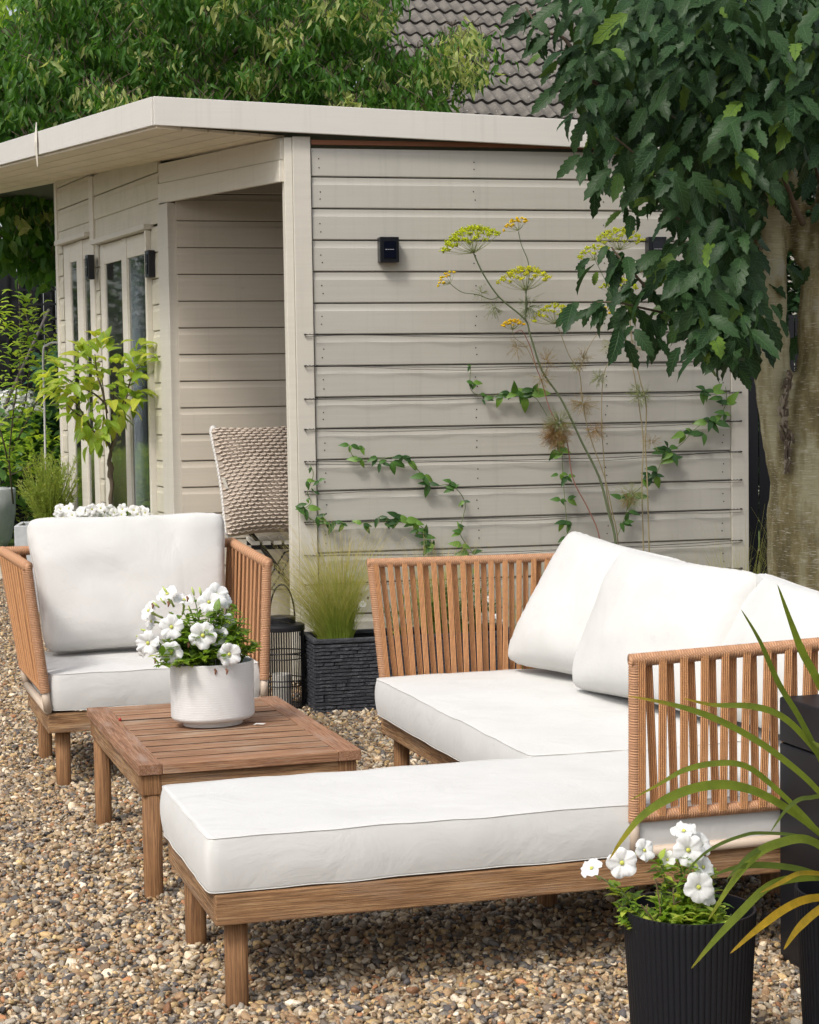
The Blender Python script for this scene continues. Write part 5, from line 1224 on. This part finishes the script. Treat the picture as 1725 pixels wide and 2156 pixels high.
sample(edge, 26, 6.8, 7.3, 5, .12, spread=.035)
sample([(1470,560),(1570,560),(1560,720),(1520,730),(1490,680)], 20, 6.85, 7.3, 6, .145, spread=.05)
sample([(1260,80),(1330,120),(1400,330),(1330,300),(1270,200)], 12, 6.85, 7.5, 5, .12, spread=.04)
sample([(1500,-30),(1740,-30),(1740,270),(1600,290),(1500,260)], 40, 6.8, 7.2, 6, .14, spread=.06)
for P in LB:
    for j in range(4, len(P), 3):
        if P[j].x < tp(1560,300).x: cluster(P[j], 2, .12, .02)
for x, y in ((1235,560),(1260,575),(1290,560),(1310,600),(1330,620),(1215,650),(1250,655),(1275,660),(1340,700),(1370,690),(1385,720),(1400,740),(1300,700),(1310,720),(1250,390),(1225,330),(1240,345),(1290,370),(1330,470),(1305,450),(1320,350),(1360,620),(1130,90),(1090,20),(1180,60),(1210,40),(1230,60),(1120,40),(1160,140),(1190,190),(1200,260),(1240,270)):
    cluster(aty(x, y-12, 7.0+rnd.uniform(-.08,.15))-T0, 2, .125, .012, drop=.95, side=V((-.7,-.1,0)))
for x, y in ((1440,720),(1460,690),(1480,740),(1490,770),(1510,740),(1530,760),(1550,770),(1560,700),(1430,600),(1450,640),(1570,620),(1565,560)):
    cluster(aty(x, y-75, 6.95+rnd.uniform(-.08,.15))-T0, 4, .15, .03, drop=.95)
leaves.sort(key=lambda q: q[2])
LM = [[None]*3 for _ in range(8)]
for i, (vs_, fs_, uv_) in enumerate(SBV):
    for j, t in enumerate((.15, .45, .95)):
        mb = MB(); mb.add(vs_, fs_, uv_, t); LM[i][j] = mb.mesh('leaf', sorbus_leaf, True)
front = leaves[:298]; rest = leaves[298:]
for i, (M, t, y) in enumerate(front): inst('leaf', LM[i % 8][0 if t < .3 else (1 if t < .7 else 2)], tree, M)
for k in range(2):
    s_ = Scatter(*SBV[k*3])
    for M, t, y in rest[k::2]: s_.put(M, t)
    s_.build('leaf', sorbus_leaf, tree)
# ================================================================ TREES BEHIND THE SHED
def btree(label, trunk, limbs, regions, mat, seed, L, tpl, pale=.08, pale_pts=(), name='tree'):
    rn = random.Random(seed); b = aty(trunk[0][0], trunk[0][1], trunk[0][2]); b.z = 0
    r = thing(name, label, 'tree', b)
    P = [V((0,0,-.05))]+[aty(*p)-b for p in trunk[1:]]
    P = smooth_path(P, 5); MB().tube(P, [.12-.07*i/len(P) for i in range(len(P))], 10).build('trunk', branch_m, r, smooth=True)
    for pts in limbs:
        Q = smooth_path([aty(*p)-b for p in pts], 5); MB().tube(Q, [.035-.028*i/len(Q) for i in range(len(Q))], 6).build('branch', branch_m, r, smooth=True)
    s_ = Scatter(*tpl); tw = MB()
    for poly, k, ya, yb, n_ in regions:
        x0, x1 = min(p[0] for p in poly), max(p[0] for p in poly); y0_, y1_ = min(p[1] for p in poly), max(p[1] for p in poly); c_ = 0
        while c_ < k:
            x, y = rn.uniform(x0, x1), rn.uniform(y0_, y1_)
            if not inpoly(x, y, poly): continue
            # clumping: keep points where a soft noise is high
            if mn.noise(V((x/60., y/45., seed))) < -.12 and rn.random() < .80: continue
            c_ += 1; Y = ya+(yb-ya)*rn.random()**1.3+1.0*mn.noise(V((x/85., y/60., seed+9)))+.45*mn.noise(V((x/30., y/24., seed+4))); c0 = aty(x, y, Y)-b; ispale = (rn.random() < pale and Y < ya+.4*(yb-ya)) or any(abs(x-a_) < w_ and abs(y-b_) < w_ and Y < ya+.5*(yb-ya) and rn.random() < .7 for a_, b_, w_ in pale_pts)
            tw.tube([c0+V((rn.gauss(0,.08), rn.gauss(0,.08), .10)), c0], [.004,.002], 4, cap=False)
            for i in range(n_):
                a = rn.uniform(0, 6.28); d = V((cos(a)*.7, sin(a)*.7, -rn.uniform(.2, 1.7))); p_ = c0+V((rn.gauss(0,.07), rn.gauss(0,.07), rn.gauss(0,.05)))
                t = (rn.uniform(.75, 1.) if ispale else rn.uniform(0, .62))
                s_.put(frame(p_, d, V((-d.x*.5, -.35, .8))+rand_dir()*.75, L*rn.uniform(.6, 1.2)), t)
    tw.build('twig', branch_m, r, kind='stuff'); s_.build('crown', mat, r); return r
A_ = [(60,-60),(850,-60),(835,20),(800,60),(800,100),(900,110),(935,75),(985,60),(1040,85),(1045,130),(1000,185),(940,160),(960,225),(900,255),(330,235),(190,290),(60,335),(30,200)]
TPL = leaf_tpl(3, .34, .55, .30, .7)
btree('broad tree with drooping green and buff leaves rising behind the summerhouse roof', [(430,900,17.5),(430,600,17.4),(440,300,17.3),(430,150,17.2),(410,0,17.1),(400,-120,17)],
      [[(430,200,17.3),(480,120,17),(540,90,16.8),(600,60,16.6)], [(435,240,17.3),(380,150,17),(300,90,16.8),(200,60,16.6)], [(430,260,17.2),(600,200,16.8),(760,190,16.4),(900,160,16.2),(960,110,16.2)], [(430,280,17.2),(300,220,16.8),(150,180,16.4),(20,190,16.2)], [(440,150,17.2),(640,40,16.9),(800,-20,16.7)]],
      [(A_, 2300, 15.6, 16.8, 8), ([(60,-60),(830,-60),(800,60),(790,110),(860,130),(900,250),(330,240),(60,300)], 900, 17.0, 18.6, 8)], peach_leaf, 3, .095, TPL, .08,
      [(590,70,26),(690,25,20),(250,200,30),(550,170,22),(740,230,26),(480,20,22),(1000,170,60),(960,110,50),(780,30,30)], name='dogwood_tree')
B_ = [(-60,230),(60,230),(135,300),(140,420),(135,560),(100,590),(60,560),(-60,545)]
btree('tree with hanging green leaves left of the summerhouse in front of the black fence', [(-80,1000,17.2),(-80,700,17.2),(-60,450,17.2),(-20,300,17.1),(40,200,17)],
      [[(-40,400,17.1),(40,420,16.9),(110,470,16.7)], [(-30,300,17.1),(60,260,16.8)]], [(B_, 420, 16.2, 17.6, 7), ([(-60,60),(130,60),(230,200),(120,300),(-60,330)], 380, 16.6, 17.8, 7)], peach_leaf, 5, .135, leaf_tpl(3, .5, .35, .2, .7), .03, name='cherry_tree')
btree('bright lime green tree further back at the left', [(40,900,21.5),(60,500,21.5),(90,250,21.3),(100,80,21.2)], [[(80,300,21.3),(150,200,21),(220,150,21)], [(85,260,21.2),(20,180,21)]],
      [([(-60,-30),(20,-30),(180,60),(300,160),(330,300),(-60,360)], 600, 20.4, 22.5, 7)], yellow_leaf, 7, .15, leaf_tpl(2, .5, .3, .2), .2, name='lime_tree')
btree('tall dark tree far behind filling the gaps above the roof', [(560,800,24),(560,400,24),(560,100,24)], [[(560,200,24),(700,100,23.6)], [(560,250,24),(400,120,23.6)]],
      [([(30,-60),(800,-60),(770,60),(760,260),(300,260),(30,200)], 560, 22.5, 25, 8)], peach_leaf, 9, .20, leaf_tpl(2, .6, .3, .2), .0, name='dark_tree')
# ================================================================ BLACK FENCES
fm = Mat('black_stained_timber', (.006,.007,.010), .95); fm.bump(fm.noise(fm.coord((8,8,1)), 3, 5, .6), .5, .01); fm = fm.m
def fence(label, x0, x1, y, h, bw=.125, trellis=False, rz=0, hb=None):
    r = thing('fence', label, 'fence', (x0, y, 0), rz); n_ = int((x1-x0)/bw); hb = hb or h
    bmesh_ = MB().box(0, bw-.010, 0, .018, .0, hb).mesh('board', fm)
    for i in range(n_): inst('board', bmesh_, r, Matrix.Translation((i*bw, .004*(i % 2), 0)))
    for z in (.25, hb*.5, hb-.12): MB().box(0, x1-x0, .024, .06, z, z+.07).build('rail', fm, r)
    for i in range(int((x1-x0)/1.8)+1): MB().box(i*1.8-.01, i*1.8+.07, -.03, -.002, 0, h+.05).build('post', fm, r)
    if trellis:
        for i in range(int((x1-x0)/.15)): MB().box(i*.15+.02, i*.15+.04, -.045, -.033, .7, h).build('lath', fm, r)
        for i in range(int((h-.7)/.15)): MB().box(0, x1-x0, -.057, -.046, .75+i*.15, .77+i*.15).build('lath', fm, r)
    return r
fence('black fence with square trellis at the far left of the garden', -6.2, -2.3, 19.6, 2.75, trellis=True)
fence('black fence seen in the gap between summerhouse and tree trunk', 1.3, 4.6, 13.2, 1.95)
# ================================================================ HOUSE WITH TILED ROOF
tile_m = Mat('weathered_concrete_tile', (.25,.22,.2), .9)
n1 = tile_m.noise(tile_m.coord((1,1,1)), 6, 5, .7); n2 = tile_m.noise(tile_m.coord((1,1,1), loc='rand'), 30, 4, .7); n3 = tile_m.noise(tile_m.coord((1,1,1), loc='rand'), 45, 1, .5)
c = tile_m.ramp(n1, [(.3, (.09,.082,.072)), (.5, (.15,.137,.12)), (.7, (.215,.197,.172))]); c = tile_m.mix(tile_m.ramp(n2, [(.5, 0.), (.7, .5)]), c, (.13,.12,.11)); c = tile_m.mix(tile_m.ramp(n3, [(.74, 0.), (.77, .9)]), c, (.62,.62,.58))
tile_m.col(c).bump(n2, .5, .006); tile_m = tile_m.m
moss = Mat('tile_edge', (.045,.04,.037), .95).m
HRZ = .28; e0 = aty(1190, 262, 20.5)
house = thing('house', 'neighbouring house roof of wavy grey brown concrete tiles above the summerhouse', 'house', (e0.x, 20.5, 0), HRZ)
PT = math.radians(34); TWd, EX, TL_ = .30, .345, .42
def tile_mesh():
    n = 14; m = MB(); vs = []; uv = []
    prof = lambda s: .036*(.5+.5*cos(2*pi*s*2))**1.2
    for e, (yy, zz) in enumerate(((0, .040), (TL_, .004))):
        for i in range(n+1): s = i/n; vs.append((s*TWd, yy, zz+prof(s))); uv.append((s, e))
    for i in range(n+1): s = i/n; vs.append((s*TWd, .004, .040+prof(s)-.036)); uv.append((s, 0))
    fs = [(i, i+1, n+2+i, n+1+i) for i in range(n)]+[(2*n+2+i, 2*n+3+i, i+1, i) for i in range(n)]
    m.add(vs, fs, uv); me = m.mesh('tile', tile_m, True); me.materials.append(moss)
    for p in list(me.polygons)[n:]: p.material_index = 1; p.use_smooth = False
    return me
tm = tile_mesh(); z_e = e0.z-.12; cnt = 0
for rr in range(17):
    for cc_ in range(-6, 13):
        M = Matrix.Translation((cc_*TWd+random.uniform(-.003,.003), 0, z_e)) @ Matrix.Rotation(PT, 4, 'X') @ Matrix.Translation((0, rr*EX, random.uniform(0,.004))) @ Matrix.Rotation(random.uniform(-.006,.006), 4, 'X')
        if cnt < 300 and rr < 16: inst('tile', tm, house, M); cnt += 1
brick = Mat('brick_wall', (.3,.18,.13), .9); bt = brick.n('TexBrick'); bt.inputs['Color1'].default_value = (.30,.15,.10,1); bt.inputs['Color2'].default_value = (.22,.11,.08,1); bt.inputs['Mortar'].default_value = (.45,.42,.37,1); bt.inputs['Scale'].default_value = 4; brick.l(bt.outputs['Color'], brick.b.inputs['Base Color'])
MB().box(-1.7, 3.8, .35, 6.5, 0, z_e+.1).build('wall', brick.m, house)
p0 = z_e-.03; yy = 16*EX*cos(PT); zz = p0+16*EX*sin(PT)
MB().hexa([(-1.8,0,p0-.03),(3.9,0,p0-.03),(3.9,yy,zz-.03),(-1.8,yy,zz-.03),(-1.8,0,p0-.0),(3.9,0,p0-.0),(3.9,yy,zz),(-1.8,yy,zz)]).build('roof_deck', moss, house)
# ================================================================ LEFT GARDEN
def bush(name, label, cat, regions, mat, seed, L, tpl, stems=0, base=None, group=None, tint=(0,1)):
    rn = random.Random(seed); r = thing(name, label, cat, (0,0,0), group=group); s_ = Scatter(*tpl); m = MB()
    for poly, k, ya, yb, n_ in regions:
        x0, x1 = min(p[0] for p in poly), max(p[0] for p in poly); y0_, y1_ = min(p[1] for p in poly), max(p[1] for p in poly); c_ = 0
        while c_ < k:
            x, y = rn.uniform(x0, x1), rn.uniform(y0_, y1_)
            if not inpoly(x, y, poly): continue
            c_ += 1; c0 = aty(x, y, rn.uniform(ya, yb)); 
            if base is not None and rn.random() < .35: m.tube(smooth_path([V(base)+V((rn.gauss(0,.05),rn.gauss(0,.05),0)), V(base).lerp(c0, .55)+V((0,0,.06)), c0], 3), [.005]+[.003]*5+[.0015], 4, cap=False)
            for i in range(n_):
                d = rand_dir(); d.z = d.z*.5+.25; s_.put(frame(c0+V((rn.gauss(0,L*.5), rn.gauss(0,L*.5), rn.gauss(0,L*.5))), d, V((0,-.4,1))+rand_dir()*.4, L*rn.uniform(.6,1.25)), rn.uniform(*tint))
    if m.v: m.build('stem', branch_m, r, kind='stuff')
    s_.build('foliage', mat, r); return r
gpt = Mat('pale_grey_fibre_clay', (.46,.48,.50), .8); gpt.col(gpt.ramp(gpt.noise(gpt.coord((1,1,1)), 7, 5, .7), [(.3, (.36,.38,.40)), (.7, (.52,.54,.55))])); gpt = gpt.m
gp = thing('round_pot', 'large pale grey round pot cut by the left edge', 'flower pot', (aty(-52, 1100, 18.3).x, 18.3, .02))
m = MB(); m.lathe([(.0001,0),(.28,0),(.34,.10),(.385,.35),(.39,.575),(.375,.58),(.36,.575),(.355,.5),(.0001,.5)], 48); m.build('body', gpt, gp, smooth=True)
# magnolia-like shrub with pale leaves
mg = thing('magnolia_shrub', 'open shrub with rosettes of pale lime leaves at the left edge', 'shrub', (0,0,0))
YM = 17.9; br = [[(28,1060),(22,1000),(20,960),(25,900),(32,840),(40,780),(45,720),(52,660)], [(22,1000),(10,940),(-5,880),(-10,800),(-15,700),(0,640)], [(20,960),(50,900),(75,850),(90,790),(100,740),(115,700)], [(25,900),(50,860),(60,800),(62,760)], [(45,735),(60,700),(55,660)], [(20,1000),(60,985),(95,965),(120,940)]]
for S in br:
    P = smooth_path([aty(px, py, YM+.25*sin(i*1.3+px)) for i, (px, py) in enumerate(S)], 5); MB().tube(P, [.009-.006*i/len(P) for i in range(len(P))], 6).build('branch', branch_m, mg, smooth=True)
s_ = Scatter(*leaf_tpl(3, .46, .25, .2, 1.15)); rnd = random.Random(31)
for (x, y, k) in ((52,655,9),(68,655,8),(45,690,8),(55,710,8),(25,640,6),(5,680,8),(0,720,8),(15,705,6),(40,750,7),(62,760,8),(70,740,7),(85,790,8),(75,800,6),(110,715,9),(98,705,6),(115,730,6),(45,780,6),(30,820,7),(20,800,6),(60,850,8),(40,860,6),(75,900,8),(90,820,7),(60,880,7),(10,930,8),(20,945,7),(45,930,7),(60,950,8),(90,960,8),(100,935,9),(115,935,7),(0,800,7),(5,760,6),(0,900,7),(30,900,6),(85,745,5),(25,980,7),(10,990,6),(50,975,6),(75,985,7),(70,925,6)):
    c0 = aty(x, y, YM+rnd.uniform(-.3,.3))
    for i in range(k*2):
        a = rnd.uniform(0, 6.28); d = V((cos(a), sin(a), rnd.uniform(.0, 1.1))); s_.put(frame(c0+V((rnd.gauss(0,.07),rnd.gauss(0,.07),rnd.gauss(0,.08))), d, V((0,-.2,1)), .105*rnd.uniform(.7,1.2)), rnd.uniform(.2,.95))
s_.build('foliage', yellow_leaf, mg)
# white phlox/hydrangea heads
hy = thing('hydrangea', 'white flowering hydrangea heads beside the black fence at the left', 'shrub', (0,0,0)); s_ = Scatter(*leaf_tpl(2, .8, .2, .1)); gl = Scatter(*leaf_tpl(3, .6, .3, .15)); rnd = random.Random(8)
for x, y, R in ((10,842,.10),(28,836,.09),(45,840,.10),(20,860,.10),(50,862,.10),(68,850,.09),(36,875,.10),(8,872,.09),(85,862,.08),(98,868,.08),(112,860,.06),(60,835,.06),(5,890,.07)):
    c0 = aty(x, y, 18.6)
    for i in range(120):
        d = rand_dir(); d.z = abs(d.z)*.9; s_.put(frame(c0+d*R*rnd.uniform(.7,1.05), d.orthogonal()+rand_dir()*.3, d, .042*rnd.uniform(.7,1.2)), rnd.random())
for i in range(900):
    c0 = aty(rnd.uniform(-40,140), rnd.gauss(930,45), rnd.uniform(18.4,19.3)); d = rand_dir(); d.z = d.z*.4-.1
    gl.put(frame(c0, d, V((0,-.4,1)), .13*rnd.uniform(.6,1.3)), rnd.uniform(0,.6))
s_.build('flower', petal_m, hy); gl.build('foliage', leafmat('broad_leaf', (.09,.19,.05), (.15,.30,.06), (.25,.40,.09), .35), hy)
bush('lawn_edge_plants', 'mixed low green plants along the lawn edge at the left', 'plants', [([(-60,930),(145,930),(145,1120),(-60,1120)], 520, 18.8, 22, 7)], bush_m, 12, .10, leaf_tpl(2, .3, .2, .1), tint=(.1,1))
bush('climbing_shrub', 'blue green climber against the black fence beside the summerhouse corner', 'shrub', [([(95,760),(140,730),(145,960),(80,960)], 150, 18.5, 19.2, 7)], leafmat('blue_green_leaf', (.03,.09,.045), (.05,.14,.07), (.09,.20,.08), .3), 13, .11, leaf_tpl(3, .6, .3, .1))
bush('laurel_hedge', 'dark leafy hedge seen between the stems of the whitebeam tree', 'hedge', [([(1520,120),(1800,120),(1800,1100),(1560,1100),(1560,800),(1520,700)], 620, 14.2, 15.4, 8)], sorbus_leaf, 15, .15, leaf_tpl(2, .5, .3, .15), tint=(0,.4))
hg = thing('garden_hedge', 'tall clipped green hedge along the left side of the garden, outside the picture', 'hedge', (0,0,0)); s_ = Scatter(*leaf_tpl(2, .55, .3, .15)); rnd = random.Random(77)
for i in range(22000):
    y = rnd.uniform(3, 26); z = rnd.uniform(.0, 2.0 if y < 12 else 3.6); d = rand_dir(); s_.put(frame(V((-8.6-.10*y+rnd.gauss(0,.10)+.15*mn.noise(V((y, z, 0))), y, z)), d, V((1,0,.5))+rand_dir()*.5, .13*rnd.uniform(.6,1.3)), rnd.random())

bs2 = thing('border_shrubs', 'low lime green border shrubs along the hedge, outside the picture', 'shrub', (0,0,0)); sb2 = Scatter(*leaf_tpl(2, .5, .3, .15))
for i in range(6000):
    y = rnd.uniform(13.5, 24); hgt = .9+.5*mn.noise(V((y*.8, 0, 3))); z = hgt*rnd.random()**.6; sb2.put(frame(V((-6.7-.1*(y-14)+rnd.gauss(0,.35), y, z)), rand_dir()+V((0,0,.4)), V((1,-.3,1)), .12*rnd.uniform(.6,1.3)), rnd.random())
sb2.build('foliage', yellow_leaf, bs2)
s_.build('foliage', sorbus_leaf, hg); MB().box(-.05, .05, 0, 23.1, 0, 2.1).build('stem', branch_m, hg, loc=(-9.0,3,0)).rotation_euler = (0,0,.0997)
# rosemary in pale square pot
sqp = thing('square_pot', 'pale square pot holding the feathery green bush behind the armchair', 'flower pot', (aty(36, 1105, 13).x, 12.9, 0), .1)
MB().box(0, .44, 0, .03, 0, .595).build('side', gpt, sqp, bevel=.006); MB().box(0, .44, .41, .44, 0, .595).build('side', gpt, sqp, bevel=.006); MB().box(0, .03, .031, .409, 0, .595).build('side', gpt, sqp, bevel=.006); MB().box(.41, .44, .031, .409, 0, .595).build('side', gpt, sqp, bevel=.006); MB().box(.03, .41, .03, .41, .3, .56).build('soil', soil_m, sqp)
rb_ = thing('rosemary_bush', 'feathery rosemary-like bush in the pale square pot', 'bush', (0,0,0)); bb_ = V(sqp.location)+V((.20,.24,.56)); rnd = random.Random(3); s_ = Scatter(*leaf_tpl(1, .12, .1, .0)); s_ = Scatter([(0,-.05,0),(.5,-.07,0),(1,0,0),(.5,.07,0)], [(0,1,2,3)], [(0,0),(1,0),(1,1),(0,1)]); m = MB()
for i in range(150):
    a = rnd.uniform(0,6.28); d = V((cos(a)*rnd.uniform(.1,.85), sin(a)*.6*rnd.random(), 1)).normalized(); L = rnd.uniform(.22,.50)*(1.15-.3*abs(d.x)); tip = bb_+d*L; md = bb_.lerp(tip,.5)+V((d.x*.02,0,.0)); P = smooth_path([bb_+V((d.x*.1,rnd.gauss(0,.04),0)), md, tip], 5); m.tube(P, .0022, 4, cap=False, tint=.6)
    for j in range(60):
        t = rnd.uniform(.15,1); p_ = P[min(int(t*(len(P)-1)), len(P)-2)].lerp(P[min(int(t*(len(P)-1))+1, len(P)-1)], rnd.random()); s_.put(frame(p_, rand_dir()+d*1.1, rand_dir(), .032*rnd.uniform(.6,1.3)), rnd.uniform(.1,.75) if rnd.random() < .85 else 1.)
m.build('stem', bush_m, rb_, kind='stuff'); s_.build('foliage', bush_m, rb_)
# planter with petunias and the little cherry
cp = thing('long_planter', 'grey planter hidden behind the armchair, holding the small cherry tree', 'planter', (aty(112, 1100, 11.4).x, 11.3, 0), .12)
zt_ = 1.45-(1104-838)*11.4/4024
MB().box(0, .60, 0, .42, 0, zt_-.02).build('body', gpt, cp, bevel=.01); MB().box(-.01, .61, -.01, .0, zt_-.06, zt_).build('rim', gpt, cp, bevel=.003)
wt = thing('petunia', 'row of white petunias along the planter behind the armchair back', 'petunia', (0,0,0)); cb = V(cp.location)
petunia_green(wt, cb+V((.15,.12,zt_-.03)), .20, .10, 320, 17, .035, stems=20); petunia_green(wt, cb+V((.42,.14,zt_-.03)), .20, .10, 320, 18, .035, stems=20)
rnd = random.Random(12)
for i in range(30):
    x = 122+i*6.6+rnd.uniform(-4,4); flower(wt, aty(x, 1088-9*sin(i*1.9)-rnd.uniform(0,10), 11.35+rnd.uniform(-.06,.12)), (rnd.uniform(-.6,.6), -1, rnd.uniform(.0,.8)), rnd.uniform(.95,1.25))
ch = thing('cherry_sapling', 'little standard cherry tree with lime green leaves in front of the glazed doors', 'tree', (0,0,0)); YC = 11.55
def ct(px, py, dy=0): return aty(px, py, YC+dy)
tr_pts = [(235,1110),(234,1075),(233,1050),(236,1020),(232,1000),(234,985),(230,972),(232,960),(234,948)]
P = smooth_path([ct(*p) for p in tr_pts], 5); MB().tube(P, [.0125+.004*mn.noise(V((i*.35,0,3)))+(.005 if 18 < i < 30 else 0)-.002*(i > 34) for i in range(len(P))], 10).build('trunk', branch_m, ch, smooth=True)
cbr = [[(234,950),(225,930),(213,920),(205,905)], [(234,950),(240,935),(246,915),(250,880),(258,850),(272,830)], [(232,945),(228,920),(226,890),(222,850),(215,800)], [(234,948),(236,925),(235,880),(240,830),(250,800)], [(215,922),(195,905),(180,880),(165,855),(150,840)], [(246,915),(256,890),(262,860),(275,800),(290,775),(310,760)], [(222,850),(200,830),(170,815),(130,790),(110,780)], [(226,870),(215,820),(205,790),(200,745)], [(180,880),(160,870),(140,850)]]
BP = []
for S in cbr:
    P = smooth_path([ct(x, y, .12*sin(i*1.1+S[0][0]+S[-1][0])*(i > 0)) for i, (x, y) in enumerate(S)], 5); BP.append(P); MB().tube(P, [.007-.0045*i/len(P) for i in range(len(P))], 6).build('branch', branch_m, ch, smooth=True)
CL = []
for i in range(6):
    v_, f_, u_ = leaf_tpl(6, .46+.03*i, .15+.12*i, .12+.03*(i % 3), .82); mb = MB(); mb.add(v_, f_, u_, (.1,.3,.45,.55,.75,1.)[i]); CL.append(mb.mesh('leaf', cherry_leaf, True))
rnd = random.Random(14); cen = ct(222, 830)
regs = [(205,715),(190,730),(215,735),(230,725),(185,760),(205,765),(235,760),(255,760),(275,745),(295,735),(310,745),(320,740),(290,765),(265,780),(240,790),(215,790),(190,790),(165,790),(145,790),(125,770),(110,780),(100,795),(130,800),(155,810),(180,815),(205,820),(230,815),(255,810),(280,800),(300,790),(150,830),(135,845),(170,840),(195,845),(215,850),(240,840),(260,835),(280,830),(120,830),(150,865),(170,870),(190,875),(215,880),(235,865),(255,860),(275,850),(290,835),(175,900),(195,905),(210,910),(225,900),(240,885),(200,930),(212,925),(245,880),(140,815),(100,810),(300,770),(315,750),(160,775),(175,745)]
for x, y in regs:
    for q in range(6):
        c0 = ct(x+rnd.gauss(0,7), y+rnd.gauss(0,7), rnd.uniform(-.22,.22)); d = (c0-cen).normalized()*.7+V((rnd.gauss(0,.45), rnd.gauss(0,.45), rnd.gauss(.05,.35)))
        inst('leaf', rnd.choice(CL if y > 800 else CL[1:]), ch, frame(c0, d, V((rnd.gauss(0,.35), -.35, 1)), .092*rnd.uniform(.6,1.25)))
# plant hoop, stick, golden frame
m = MB(); m.tube(smooth_path([aty(96,990,17), aty(94,862,17), aty(91,745,17), aty(100,726,17), aty(120,721,17), aty(142,730,17), aty(150,760,17)], 6), .010, 8); tag(m.build('plant_hoop', Mat('pale_plastic_tube', (.60,.60,.58), .5).m, smooth=True), 'pale curved hoop supporting plants by the summerhouse corner', 'plant support')
m = MB(); m.tube([aty(103,652,18.9), aty(22,830,18.2), aty(10,860,18.1)], .015, 8); tag(m.build('garden_stick', Mat('grey_brown_stick', (.13,.11,.10), .85).m, smooth=True), 'slanting brown grey stake leaning by the black fence', 'stick')
gf = thing('timber_frame', 'narrow golden timber frame leaning at the far corner of the summerhouse', 'frame', aty(141, 1060, 14.6)-V((0,0,1.45-(1060-839)*-14.6/4024*-1)) if False else (aty(136, 1000, 14.35).x, 14.35, 0), .2)
gm = Mat('golden_timber', (.42,.27,.12), .7).m
for x in (0, .16): MB().box(x, x+.025, 0, .025, .0, 1.42).build('upright', gm, gf)
for z in (.10, .62, .84, 1.36): MB().box(.026, .159, .003, .022, z, z+.045).build('rung', gm, gf)
